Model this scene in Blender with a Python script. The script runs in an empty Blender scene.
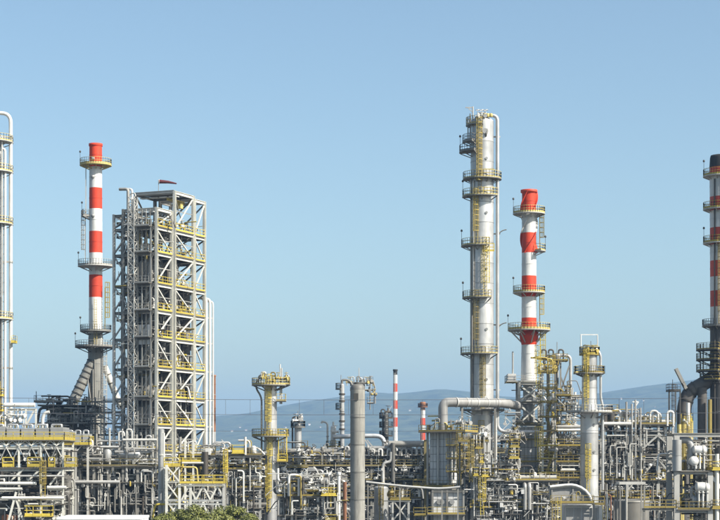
import bpy, math, random
from mathutils import Vector, Matrix

R = math.radians
rnd = random.Random(11)
scene = bpy.context.scene
COL = scene.collection

# ------------------------------------------------------------------ camera
CAMZ, HOR, F = 16.0, 462.0, 1800.0      # eye height in m, horizon row and focal length in 720-wide pixels
cam_d = bpy.data.cameras.new('camera')
cam_d.sensor_width = 36.0
cam_d.lens = 36.0 * F / 720.0
cam_d.shift_y = (HOR - 260.0) / 720.0
cam_d.clip_start = 1.0
cam_d.clip_end = 30000.0
cam = bpy.data.objects.new('camera', cam_d)
cam.location = (0, 0, CAMZ)
cam.rotation_euler = (R(90), 0, 0)
COL.objects.link(cam)
scene.camera = cam

# ------------------------------------------------------------------ sky, sun, exposure
SUN_AZ, SUN_EL = 58.0, 40.0             # degrees to the right of the line from plant to camera; elevation
world = bpy.data.worlds.new('World')
scene.world = world
world.use_nodes = True
wn = world.node_tree
wn.nodes.clear()
sky = wn.nodes.new('ShaderNodeTexSky')
sky.sky_type = 'NISHITA'
sky.sun_disc = False
sky.sun_elevation = R(SUN_EL)
sky.sun_rotation = R(180.0 - SUN_AZ)
sky.altitude = 0
sky.air_density = 1.0
sky.dust_density = 1.8
sky.ozone_density = 0.6
wbg = wn.nodes.new('ShaderNodeBackground')
wbg.inputs['Strength'].default_value = 0.092
wout = wn.nodes.new('ShaderNodeOutputWorld')
tint = wn.nodes.new('ShaderNodeMix')        # one even tint over the whole sky, as the photograph's colour balance
tint.data_type = 'RGBA'
tint.blend_type = 'MULTIPLY'
tint.inputs[0].default_value = 1.0
tint.inputs[7].default_value = (0.90, 0.975, 0.952, 1)
wn.links.new(sky.outputs[0], tint.inputs[6])
wn.links.new(tint.outputs[2], wbg.inputs['Color'])
wn.links.new(wbg.outputs[0], wout.inputs['Surface'])

sun_d = bpy.data.lights.new('sun', 'SUN')
sun_d.energy = 5.0
sun_d.angle = R(0.53)
sun_d.color = (1.0, 0.95, 0.86)
sun = bpy.data.objects.new('sun', sun_d)
tow = Vector((math.sin(R(SUN_AZ)) * math.cos(R(SUN_EL)), -math.cos(R(SUN_AZ)) * math.cos(R(SUN_EL)), math.sin(R(SUN_EL))))
sun.rotation_euler = tow.to_track_quat('Z', 'Y').to_euler()
sun.location = (200, -100, 300)
COL.objects.link(sun)

scene.view_settings.view_transform = 'Standard'
scene.view_settings.look = 'None'
scene.view_settings.exposure = 0.92
scene.view_settings.gamma = 1.0
scene.view_settings.use_curve_mapping = False
scene.render.engine = 'CYCLES'
scene.cycles.use_denoising = True
scene.cycles.max_bounces = 6
scene.cycles.diffuse_bounces = 3
scene.cycles.volume_bounces = 0


def S(Y):
    return Y / F


def PX(u, Y):
    return (u - 360.0) * Y / F


def PZ(v, Y):
    return CAMZ + (HOR - v) * Y / F


# ------------------------------------------------------------------ materials
def mat(name, col, rough=0.6, metal=0.0, vary=0.12, streak=0.35, dirt=(0.12, 0.09, 0.06), scale=1.0, bump=0.0):
    m = bpy.data.materials.new(name)
    m.use_nodes = True
    n, l = m.node_tree.nodes, m.node_tree.links
    b = n['Principled BSDF']
    b.inputs['Metallic'].default_value = metal
    geo = n.new('ShaderNodeNewGeometry')
    oi = n.new('ShaderNodeObjectInfo')
    # tone differs a little from piece to piece
    mr = n.new('ShaderNodeMapRange')
    mr.inputs['To Min'].default_value = 1.0 - vary
    mr.inputs['To Max'].default_value = 1.0 + vary * 0.6
    l.new(oi.outputs['Random'], mr.inputs['Value'])
    mul = n.new('ShaderNodeVectorMath')
    mul.operation = 'SCALE'
    mul.inputs[0].default_value = col
    l.new(mr.outputs[0], mul.inputs['Scale'])
    # vertical runs of grime
    mp = n.new('ShaderNodeMapping')
    mp.inputs['Scale'].default_value = (1.6 * scale, 1.6 * scale, 0.16 * scale)
    l.new(geo.outputs['Position'], mp.inputs['Vector'])
    ns = n.new('ShaderNodeTexNoise')
    ns.inputs['Scale'].default_value = 1.0
    ns.inputs['Detail'].default_value = 6.0
    ns.inputs['Roughness'].default_value = 0.65
    l.new(mp.outputs[0], ns.inputs['Vector'])
    rp = n.new('ShaderNodeMapRange')
    rp.inputs['From Min'].default_value = 0.48
    rp.inputs['From Max'].default_value = 0.78
    rp.inputs['To Min'].default_value = 0.0
    rp.inputs['To Max'].default_value = streak
    l.new(ns.outputs['Fac'], rp.inputs['Value'])
    # broad blotches
    n2 = n.new('ShaderNodeTexNoise')
    n2.inputs['Scale'].default_value = 0.55 * scale
    n2.inputs['Detail'].default_value = 5.0
    l.new(geo.outputs['Position'], n2.inputs['Vector'])
    r2 = n.new('ShaderNodeMapRange')
    r2.inputs['From Min'].default_value = 0.3
    r2.inputs['From Max'].default_value = 0.7
    r2.inputs['To Min'].default_value = 0.86
    r2.inputs['To Max'].default_value = 1.08
    l.new(n2.outputs['Fac'], r2.inputs['Value'])
    m2 = n.new('ShaderNodeVectorMath')
    m2.operation = 'SCALE'
    l.new(mul.outputs[0], m2.inputs[0])
    l.new(r2.outputs[0], m2.inputs['Scale'])
    mx = n.new('ShaderNodeMix')
    mx.data_type = 'RGBA'
    l.new(rp.outputs[0], mx.inputs[0])
    l.new(m2.outputs[0], mx.inputs[6])
    mx.inputs[7].default_value = (*dirt, 1)
    l.new(mx.outputs[2], b.inputs['Base Color'])
    rr = n.new('ShaderNodeMapRange')
    rr.inputs['To Min'].default_value = max(0.05, rough - 0.12)
    rr.inputs['To Max'].default_value = min(1.0, rough + 0.15)
    l.new(n2.outputs['Fac'], rr.inputs['Value'])
    l.new(rr.outputs[0], b.inputs['Roughness'])
    if bump:
        bp = n.new('ShaderNodeBump')
        bp.inputs['Strength'].default_value = bump
        bp.inputs['Distance'].default_value = 0.05
        l.new(n2.outputs['Fac'], bp.inputs['Height'])
        l.new(bp.outputs[0], b.inputs['Normal'])
    return m


M = {
    'alu': mat('aluminium_cladding', (0.49, 0.49, 0.48), 0.42, 0.5, 0.22, 0.55, (0.24, 0.215, 0.17)),
    'alu_dull': mat('dull_cladding', (0.33, 0.33, 0.32), 0.5, 0.35, 0.12, 0.3, (0.2, 0.18, 0.15)),
    'pipe_silver': mat('silver_pipe', (0.54, 0.525, 0.49), 0.4, 0.4, 0.4, 0.25, (0.25, 0.22, 0.18)),
    'pipe_white': mat('white_pipe', (0.56, 0.55, 0.51), 0.5, 0.0, 0.25, 0.25, (0.3, 0.26, 0.2)),
    'pipe_grey': mat('grey_pipe', (0.235, 0.225, 0.20), 0.55, 0.1, 0.45, 0.3),
    'pipe_dark': mat('dark_pipe', (0.068, 0.060, 0.048), 0.55, 0.1, 0.5, 0.3, (0.16, 0.10, 0.06)),
    'grey': mat('grey_steel', (0.22, 0.213, 0.19), 0.6, 0.1, 0.35, 0.35, (0.13, 0.10, 0.07)),
    'light': mat('light_grey_steel', (0.43, 0.42, 0.385), 0.55, 0.1, 0.25, 0.3, (0.2, 0.16, 0.12)),
    'cream': mat('cream_steel', (0.56, 0.55, 0.49), 0.55, 0.0, 0.10, 0.22, (0.36, 0.28, 0.18)),
    'white': mat('white_paint', (0.60, 0.60, 0.575), 0.55, 0.0, 0.08, 0.6, (0.30, 0.26, 0.20)),
    'red': mat('red_paint', (0.52, 0.036, 0.005), 0.7, 0.0, 0.12, 0.6, (0.22, 0.035, 0.018)),
    'red_faded': mat('faded_red_paint', (0.46, 0.05, 0.02), 0.6, 0.0, 0.12, 0.4, (0.2, 0.07, 0.04)),
    'yellow': mat('yellow_paint', (0.52, 0.40, 0.05), 0.55, 0.0, 0.3, 0.6, (0.26, 0.18, 0.06)),
    'ochre': mat('weathered_yellow_paint', (0.30, 0.225, 0.04), 0.6, 0.0, 0.5, 0.45, (0.2, 0.14, 0.07)),
    'straw': mat('pale_yellow_paint', (0.50, 0.40, 0.13), 0.6, 0.0, 0.15, 0.3, (0.3, 0.24, 0.14)),
    'olive': mat('shaded_yellow_paint', (0.20, 0.16, 0.055), 0.7, 0.0, 0.4, 0.45, (0.10, 0.08, 0.05)),  # darker yellow for shaded rails, the shade is in the colour
    'dark': mat('dark_steel', (0.056, 0.052, 0.044), 0.6, 0.1, 0.3, 0.3, (0.12, 0.08, 0.05)),
    'grating': mat('steel_grating', (0.12, 0.11, 0.09), 0.7, 0.2, 0.2, 0.35),
    'concrete': mat('grey_concrete', (0.25, 0.24, 0.21), 0.85, 0.0, 0.14, 0.95, (0.07, 0.065, 0.055), 1.3, 0.5),
    'panel': mat('grey_panel', (0.54, 0.535, 0.515), 0.55, 0.1, 0.10, 0.3, (0.2, 0.18, 0.16)),
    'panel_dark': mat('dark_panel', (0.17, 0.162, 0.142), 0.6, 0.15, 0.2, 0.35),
    'duct': mat('grey_duct', (0.29, 0.285, 0.27), 0.6, 0.1, 0.10, 0.6, (0.15, 0.13, 0.11)),
    'duct_dark': mat('shaded_duct', (0.09, 0.082, 0.073), 0.7, 0.1, 0.08, 0.45, (0.07, 0.055, 0.045)),  # dark grey-brown with shade put into the base colour
    'flue': mat('weathered_flue', (0.25, 0.245, 0.22), 0.7, 0.1, 0.12, 0.6, (0.08, 0.07, 0.055)),
    'rust': mat('rusty_steel', (0.22, 0.095, 0.045), 0.8, 0.0, 0.2, 0.5, (0.16, 0.06, 0.03)),
    'black': mat('soot_black', (0.018, 0.018, 0.018), 0.8, 0.0, 0.1, 0.2),
    'seam': mat('seam_band', (0.30, 0.30, 0.29), 0.5, 0.3, 0.2, 0.3),
    'sock': mat('windsock_cloth', (0.10, 0.018, 0.022), 0.9, 0.0, 0.2, 0.1),
    'wire': mat('wire', (0.10, 0.10, 0.11), 0.6, 0.3, 0.1, 0.1),
    'wall_white': mat('white_render', (0.66, 0.66, 0.64), 0.8, 0.0, 0.05, 0.3, (0.45, 0.42, 0.36)),
    'glass': mat('dark_glass', (0.03, 0.04, 0.05), 0.1, 0.0, 0.1, 0.05),
    'tile': mat('roof_tile', (0.22, 0.13, 0.09), 0.85, 0.0, 0.2, 0.3),
}


# ------------------------------------------------------------------ mesh builder
class MB:
    def __init__(self):
        self.v, self.f, self.sm = [], [], []

    def quad(self, a, b, c, d, smooth=False):
        i = len(self.v)
        self.v += [a, b, c, d]
        self.f.append((i, i + 1, i + 2, i + 3))
        self.sm.append(smooth)

    def box(self, lo, hi):
        x0, y0, z0 = lo
        x1, y1, z1 = hi
        i = len(self.v)
        self.v += [(x0, y0, z0), (x1, y0, z0), (x1, y1, z0), (x0, y1, z0), (x0, y0, z1), (x1, y0, z1), (x1, y1, z1), (x0, y1, z1)]
        for q in ((0, 3, 2, 1), (4, 5, 6, 7), (0, 1, 5, 4), (1, 2, 6, 5), (2, 3, 7, 6), (3, 0, 4, 7)):
            self.f.append(tuple(i + k for k in q))
            self.sm.append(False)
        return self

    def bar(self, p, q, w, h=None, caps=True):
        p, q = Vector(p), Vector(q)
        X, Y, Z = frame(q - p)
        h = h or w
        i = len(self.v)
        for c in (p, q):
            for a, b in ((-1, -1), (1, -1), (1, 1), (-1, 1)):
                self.v.append(tuple(c + X * (a * w / 2) + Y * (b * h / 2)))
        for k in range(4):
            self.f.append((i + k, i + (k + 1) % 4, i + 4 + (k + 1) % 4, i + 4 + k))
            self.sm.append(False)
        if caps:
            self.f += [(i + 3, i + 2, i + 1, i), (i + 4, i + 5, i + 6, i + 7)]
            self.sm += [False, False]
        return self

    def lathe(self, prof, seg=28, cx=0, cy=0, a0=0.0, a1=None):
        """prof: list of (r, z); split verts where flagged by repeating a point"""
        i = len(self.v)
        full = a1 is None
        n = seg if full else seg + 1
        for r, z in prof:
            for k in range(n):
                a = a0 + (2 * math.pi * k / seg if full else (a1 - a0) * k / seg)
                self.v.append((cx + r * math.cos(a), cy + r * math.sin(a), z))
        for j in range(len(prof) - 1):
            if prof[j] == prof[j + 1]:
                continue
            for k in range(seg):
                k2 = (k + 1) % n if full else k + 1
                self.f.append((i + j * n + k, i + j * n + k2, i + (j + 1) * n + k2, i + (j + 1) * n + k))
                self.sm.append(True)
        return self

    def tube(self, path, r, seg=10, caps=True):
        pts = [Vector(p) for p in path]
        X, Y, Z = frame(pts[1] - pts[0])
        i = len(self.v)
        n = len(pts)
        prev = Z
        for j, p in enumerate(pts):
            if j == 0:
                d = (pts[1] - pts[0]).normalized()
            elif j == n - 1:
                d = (pts[-1] - pts[-2]).normalized()
            else:
                d = ((pts[j + 1] - p).normalized() + (p - pts[j - 1]).normalized()).normalized()
            qq = prev.rotation_difference(d)
            X = qq @ X
            Y = qq @ Y
            prev = d
            rr = r[j] if isinstance(r, (list, tuple)) else r
            for k in range(seg):
                a = 2 * math.pi * k / seg
                self.v.append(tuple(p + X * (rr * math.cos(a)) + Y * (rr * math.sin(a))))
        for j in range(n - 1):
            for k in range(seg):
                k2 = (k + 1) % seg
                self.f.append((i + j * seg + k, i + j * seg + k2, i + (j + 1) * seg + k2, i + (j + 1) * seg + k))
                self.sm.append(True)
        if caps:
            b = len(self.v)
            self.v += [self.v[i + k] for k in range(seg)]
            self.v += [self.v[i + (n - 1) * seg + k] for k in range(seg)]
            self.f.append(tuple(b + k for k in reversed(range(seg))))
            self.f.append(tuple(b + seg + k for k in range(seg)))
            self.sm += [False, False]
        return self

    def mesh(self, name, m):
        me = bpy.data.meshes.new(name)
        me.from_pydata([tuple(x) for x in self.v], [], self.f)
        me.polygons.foreach_set('use_smooth', self.sm)
        me.materials.append(M[m] if isinstance(m, str) else m)
        me.update()
        return me


def frame(d):
    d = Vector(d).normalized()
    if abs(d.z) > 0.999:
        X = Vector((1, 0, 0))
    else:
        X = Vector((0, 0, 1)).cross(d).normalized()
    return X, d.cross(X).normalized(), d


def arc_path(pts, rad, n=5):
    pts = [Vector(p) for p in pts]
    out = [pts[0]]
    for j in range(1, len(pts) - 1):
        a, b, c = pts[j - 1], pts[j], pts[j + 1]
        u, w = (a - b), (c - b)
        d = min(rad, u.length * 0.49, w.length * 0.49)
        u.normalize()
        w.normalize()
        p0, p1 = b + u * d, b + w * d
        for k in range(n + 1):
            t = k / n
            out.append(p0 * (1 - t) ** 2 + b * 2 * t * (1 - t) + p1 * t * t)
    out.append(pts[-1])
    return out


# shared unit meshes, one per shape and material
_cache = {}


def unit(shape, m):
    key = (shape, m)
    if key in _cache:
        return _cache[key]
    b = MB()
    if shape == 'box':
        b.box((-.5, -.5, 0), (.5, .5, 1))
    elif shape == 'h':                      # rolled H section
        t, w = 0.13, 0.10
        pr = [(-.5, -.5), (.5, -.5), (.5, -.5 + t), (w / 2, -.5 + t), (w / 2, .5 - t), (.5, .5 - t), (.5, .5), (-.5, .5), (-.5, .5 - t), (-w / 2, .5 - t), (-w / 2, -.5 + t), (-.5, -.5 + t)]
        b.v = [(x, y, 0) for x, y in pr] + [(x, y, 1) for x, y in pr]
        for k in range(12):
            b.f.append((k, (k + 1) % 12, 12 + (k + 1) % 12, 12 + k))
        for o in (0, 12):
            b.f += [(o + 0, o + 1, o + 2, o + 11), (o + 10, o + 3, o + 4, o + 9), (o + 8, o + 5, o + 6, o + 7)]
        b.sm = [False] * len(b.f)
    elif shape == 'cyl':
        b.lathe([(0, 0), (1, 0), (1, 0), (1, 1), (1, 1), (0, 1)], 16)
    elif shape == 'shell':
        b.lathe([(1, 0), (1, 1)], 40)
    elif shape == 'bandring':
        b.lathe([(0.98, 0), (1, 0), (1, 0), (1, 1), (1, 1), (0.98, 1)], 40)
    elif shape == 'valve':                  # body, two flanges, bonnet, stem and hand wheel
        b.tube([(-.45, 0, 0), (-.12, 0, 0), (.12, 0, 0), (.45, 0, 0)], [.16, .24, .24, .16], 10)
        for s in (-1, 1):
            b.tube([(s * .44, 0, 0), (s * .55, 0, 0)], .30, 12)
        b.tube([(0, 0, .1), (0, 0, .6)], .12, 8)
        b.tube([(0, 0, .55), (0, 0, 1.0)], .04, 6)
        b.tube([(0.34 * math.cos(a * math.pi / 5), 0.34 * math.sin(a * math.pi / 5), .95) for a in range(11)], .045, 5)
    elif shape == 'flange':
        b.lathe([(0, 0), (1, 0), (1, 0), (1, 1), (1, 1), (0, 1)], 14)
    elif shape == 'fitting':                # small drum with domed ends, instrument or strainer
        b.lathe([(0, 0), (.6, .04), (1, .16), (1, .84), (.6, .96), (0, 1)], 12)
    me = b.mesh(shape, m)
    _cache[key] = me
    return me


class T:
    """a thing: an Empty at its base with parts as children"""
    def __init__(self, name, label, cat, loc, rz=0.0, group=None):
        o = bpy.data.objects.new(name, None)
        o.empty_display_size = 0.5
        o.location = loc
        o.rotation_euler = (0, 0, rz)
        o['label'] = label
        o['category'] = cat
        if group:
            o['group'] = group
        COL.objects.link(o)
        self.o = o

    def link(self, name, me, parent=None, basis=None, label=None):
        p = bpy.data.objects.new(name, me)
        p.parent = parent or self.o
        if basis is not None:
            p.matrix_basis = basis
        if label:
            p['label'] = label
        COL.objects.link(p)
        return p

    def mb(self, name, b, m, parent=None, label=None):
        return self.link(name, b.mesh(name, m), parent, None, label)

    def bar(self, p, q, w=.3, h=None, m='grey', name='beam', shape='h'):
        p, q = Vector(p), Vector(q)
        X, Y, Z = frame(q - p)
        L = (q - p).length
        h = h or w
        mt = Matrix(((X.x * w, Y.x * h, Z.x * L, p.x), (X.y * w, Y.y * h, Z.y * L, p.y), (X.z * w, Y.z * h, Z.z * L, p.z), (0, 0, 0, 1)))
        return self.link(name, unit(shape, m), None, mt)

    def col(self, x, y, z0, z1, w=.35, m='grey', name='column'):
        return self.bar((x, y, z0), (x, y, z1), w, w, m, name)

    def brace(self, p, q, w=.2, m='grey'):
        return self.bar(p, q, w, w, m, 'brace', 'box')

    def rod(self, p, q, r, m='grey', name='pipe', shape='cyl'):
        return self.bar(p, q, r, r, m, name, shape)

    def pipe(self, pts, r, m='pipe_silver', bend=None, name='pipe', seg=10, parent=None):
        return self.mb(name, MB().tube(arc_path(pts, bend or r * 3.0), r, seg), m, parent)

    def box(self, lo, hi, m, name):
        b = MB().box(lo, hi)
        return self.mb(name, b, m)

    def shells(self, z0, z1, r, m, step=3.3, seam='seam', cx=0, cy=0, name='shell_section', bw=0.10, bo=0.035):
        n = max(1, round((z1 - z0) / step))
        for k in range(n):
            a = z0 + (z1 - z0) * k / n
            b = z0 + (z1 - z0) * (k + 1) / n
            self.rod((cx, cy, a), (cx, cy, b), r, m, name, 'shell')
            if seam and k:
                self.rod((cx, cy, a - bw / 2), (cx, cy, a + bw / 2), r + bo, seam, 'seam_band', 'bandring')

    def head(self, z, r, m, up=True, cx=0, cy=0, k=0.5, name='dished_head'):
        s = 1 if up else -1
        b = MB().lathe([(r * math.cos(t * math.pi / 16), z + s * r * k * math.sin(t * math.pi / 16)) for t in range(9)], 40, cx, cy)
        return self.mb(name, b, m)

    def handrail(self, pts, m='ochre', h=1.1, parent=None, toe=.18, w=.06, closed=False):
        b = MB()
        pts = [Vector(p) for p in pts]
        segs = list(zip(pts[:-1], pts[1:]))
        for p, q in segs:
            L = (q - p).length
            n = max(1, round(L / 1.5))
            for k in range(n + 1):
                c = p + (q - p) * (k / n)
                b.bar(c, c + Vector((0, 0, h)), w, caps=False)
            for f in (1.0, 0.55):
                b.bar(p + Vector((0, 0, h * f)), q + Vector((0, 0, h * f)), w, w, caps=False)
            if toe:
                b.bar(p + Vector((0, 0, toe / 2 + .01)), q + Vector((0, 0, toe / 2 + .01)), .03, toe, caps=False)
        return self.mb('handrail', b, m, parent)

    def ring_platform(self, z, r, w, a0, a1, rail='straw', deck='grey', cx=0, cy=0, brackets=True, h=1.1, toe=.2, lamp=None):
        """annular deck between two azimuths (degrees, 0 = right, -90 = towards the viewer)"""
        full = abs(a1 - a0) >= 359
        A0, A1 = R(a0), R(a1)
        seg = max(6, int(abs(a1 - a0) / 9))
        ri, ro, t = r + .05, r + w, .16
        b = MB()
        b.lathe([(ri, z), (ro, z), (ro, z), (ro, z - t), (ro, z - t), (ri, z - t), (ri, z - t), (ri, z)], seg, cx, cy, A0, A1)
        b.sm = [False] * len(b.f)
        if not full:
            for a in (A0, A1):
                c, s = math.cos(a), math.sin(a)
                b.quad((cx + ri * c, cy + ri * s, z), (cx + ro * c, cy + ro * s, z), (cx + ro * c, cy + ro * s, z - t), (cx + ri * c, cy + ri * s, z - t))
        p = self.mb('platform', b, deck)
        rr = ro - .06
        pts = [(cx + rr * math.cos(A0 + (A1 - A0) * k / seg), cy + rr * math.sin(A0 + (A1 - A0) * k / seg), z) for k in range(seg + 1)]
        if not full:
            pts = [(cx + (ri + .1) * math.cos(A0), cy + (ri + .1) * math.sin(A0), z)] + pts + [(cx + (ri + .1) * math.cos(A1), cy + (ri + .1) * math.sin(A1), z)]
        self.handrail(pts, rail, h, p, toe)
        if brackets and r > 1.0:
            n = max(2, int(abs(a1 - a0) / 40))
            for k in range(n + (0 if full else 1)):
                a = A0 + (A1 - A0) * k / n
                c, s = math.cos(a), math.sin(a)
                bb = MB().bar((cx + r * c, cy + r * s, z - t - w * .38), (cx + (ro - .15) * c, cy + (ro - .15) * s, z - t), .14)
                self.mb('bracket', bb, deck, p)
        if lamp is not None:
            a = R(lamp)
            x, y = cx + rr * math.cos(a), cy + rr * math.sin(a)
            lb = MB().bar((x, y, z), (x, y, z + 2.3), .06)
            lb.lathe([(0, z + 2.3), (.16, z + 2.35), (.18, z + 2.55), (.1, z + 2.7), (0, z + 2.72)], 8, x, y)
            self.mb('lamp', lb, 'dark', p)
        return p

    def ladder(self, x, y, z0, z1, az, m='yellow', cage=True, w=.5, cw=.75):
        """ladder whose climber's back faces azimuth az (degrees)"""
        a = R(az)
        o = Vector((math.cos(a), math.sin(a), 0))
        s = Vector((-o.y, o.x, 0))
        b = MB()
        base = Vector((x, y, 0))
        for k in (-1, 1):
            p = base + s * (k * w / 2)
            b.bar((p.x, p.y, z0), (p.x, p.y, z1), .08, .08)
        n = int((z1 - z0) / .45)
        for k in range(n):
            z = z0 + .3 + k * .45
            p, q = base - s * (w / 2), base + s * (w / 2)
            b.bar((p.x, p.y, z), (q.x, q.y, z), .05, caps=False)
        lad = self.mb('ladder', b, m)
        if cage and z1 - z0 > 4:
            c = MB()
            ang = [math.pi * k / 6 for k in range(7)]
            def pt(t, z):
                d = s * (math.cos(t) * cw / 2) + o * (math.sin(t) * cw * .95 + .05)
                return (base.x + d.x, base.y + d.y, z)
            zs = z0 + 2.3
            nh = max(2, round((z1 + 1 - zs) / .9))
            for k in range(nh + 1):
                z = zs + (z1 + 1 - zs) * k / nh
                for j in range(6):
                    c.bar(pt(ang[j], z), pt(ang[j + 1], z), .05, .09, caps=False)
            for t in (ang[0], ang[1], ang[2], ang[3], ang[4], ang[5], ang[6]):
                c.bar(pt(t, zs), pt(t, z1 + 1), .06, .03, caps=False)
            self.mb('safety_cage', c, m, lad)
        return lad

    def deck(self, x0, x1, y0, y1, z, m='grating', rails='FBLR', rail='ochre', t=.14, toe=.22, h=1.1, w=.06):
        if m == 'slats':
            b = MB()
            n = max(3, int((y1 - y0) / .34))
            for k in range(n):
                yy = y0 + (y1 - y0) * (k + .5) / n
                b.box((x0 + .05, yy - .06, z - .1), (x1 - .05, yy + .06, z - .01))
            for xx in (x0, x1 - .1):
                b.box((xx, y0, z - t), (xx + .1, y1, z))
            p = self.mb('deck', b, 'ochre')
        else:
            p = self.mb('deck', MB().box((x0, y0, z - t), (x1, y1, z)), m)
        e = .05
        cs = {'F': ((x0 + e, y0 + e, z), (x1 - e, y0 + e, z)), 'B': ((x0 + e, y1 - e, z), (x1 - e, y1 - e, z)), 'L': ((x0 + e, y0 + e, z), (x0 + e, y1 - e, z)), 'R': ((x1 - e, y0 + e, z), (x1 - e, y1 - e, z))}
        for k in rails:
            self.handrail(list(cs[k]), rail, h, p, toe, w)
        return p

    def valve(self, x, y, z, s=.8, m='pipe_silver', rz=0.0, tilt=0.0):
        mt = Matrix.Translation((x, y, z)) @ Matrix.Rotation(rz, 4, 'Z') @ Matrix.Rotation(tilt, 4, 'X') @ Matrix.Scale(s, 4)
        return self.link('valve', unit('valve', m), None, mt)

    def goose(self, x, y, z0, z1, r=.14, m='pipe_silver', d=1, w=.9):
        """vent with a hooked top"""
        return self.pipe([(x, y, z0), (x, y, z1), (x + d * w, y, z1), (x + d * w, y, z1 - w * .8)], r, m, w * .5, 'vent_pipe', 8)

    def drum(self, x, y, z, L, r, ax='x', m='alu', saddles=True, mat2='grey'):
        """horizontal drum with dished ends and two saddles; z = axis height"""
        prof = [(0, -L / 2 - r * .45), (r * .55, -L / 2 - r * .38), (r * .9, -L / 2 - r * .16), (r, -L / 2), (r, L / 2), (r * .9, L / 2 + r * .16), (r * .55, L / 2 + r * .38), (0, L / 2 + r * .45)]
        b = MB().lathe(prof, 24)
        if ax == 'x':
            b.v = [(x + c, y + a, z + e) for a, e, c in b.v]
        else:
            b.v = [(x + a, y + c, z + e) for a, e, c in b.v]
        d = self.mb('drum', b, m)
        fl = MB()
        for k in (-.48, .3):
            ring = MB().lathe([(r * .99, k * L - .07), (r * 1.09, k * L - .07), (r * 1.09, k * L - .07), (r * 1.09, k * L + .07), (r * 1.09, k * L + .07), (r * .99, k * L + .07)], 24)
            off = len(fl.v)
            if ax == 'x':
                fl.v += [(x + c, y + a, z + e) for a, e, c in ring.v]
            else:
                fl.v += [(x + a, y + c, z + e) for a, e, c in ring.v]
            fl.f += [tuple(off + q for q in f) for f in ring.f]
            fl.sm += ring.sm
        self.mb('flange', fl, mat2, d)
        if saddles:
            for k in (-.32, .32):
                cx, cy = (x + k * L, y) if ax == 'x' else (x, y + k * L)
                hx, hy = (.15, r * .75) if ax == 'x' else (r * .75, .15)
                self.mb('saddle', MB().box((cx - hx, cy - hy, z - r * 1.35), (cx + hx, cy + hy, z - r * .55)), mat2, d)
        return d


def clutter(t, x0, x1, y0, y1, z, n, mats=('pipe_silver', 'pipe_grey', 'pipe_white', 'pipe_dark'), hmax=2.6):
    """valves, risers, vents, fittings standing on a deck"""
    for _ in range(n):
        x, y = rnd.uniform(x0, x1), rnd.uniform(y0, y1)
        m = rnd.choice(mats)
        k = rnd.random()
        if k < .28:
            t.valve(x, y, z + rnd.uniform(.4, 1.6), rnd.uniform(.7, 1.3), m, rnd.uniform(0, 3.1), rnd.choice((0, 0, .8, 1.57)))
        elif k < .5:
            h = rnd.uniform(.8, hmax)
            r = rnd.uniform(.06, .16)
            d = rnd.choice((-1, 1))
            if rnd.random() < .5:
                t.pipe([(x, y, z), (x, y, z + h), (x + d * rnd.uniform(.6, 2.5), y, z + h), (x + d * 2.5, y + rnd.uniform(-.5, .5), z)], r, m, r * 4, 'pipe', 8)
            else:
                t.pipe([(x, y, z), (x, y, z + h), (x + d * rnd.uniform(1, 3.5), y, z + h)], r, m, r * 4, 'pipe', 8)
        elif k < .66:
            t.rod((x, y, z), (x, y, z + rnd.uniform(.8, 1.8)), rnd.uniform(.2, .5), m, 'filter_pot', 'fitting')
        elif k < .82:
            h = rnd.uniform(.6, 1.5)
            t.goose(x, y, z, z + h + .8, rnd.uniform(.06, .13), m, rnd.choice((-1, 1)), rnd.uniform(.4, .8))
        elif k < .92:
            w = rnd.uniform(.3, .7)
            t.bar((x, y, z), (x, y, z + rnd.uniform(.7, 1.5)), w, w * .6, rnd.choice(('grey', 'light', 'panel')), 'control_box', 'box')
        else:
            t.rod((x, y, z), (x, y, z + rnd.uniform(1.6, 3.2)), .05, 'grey', 'lamp_pole')


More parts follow.
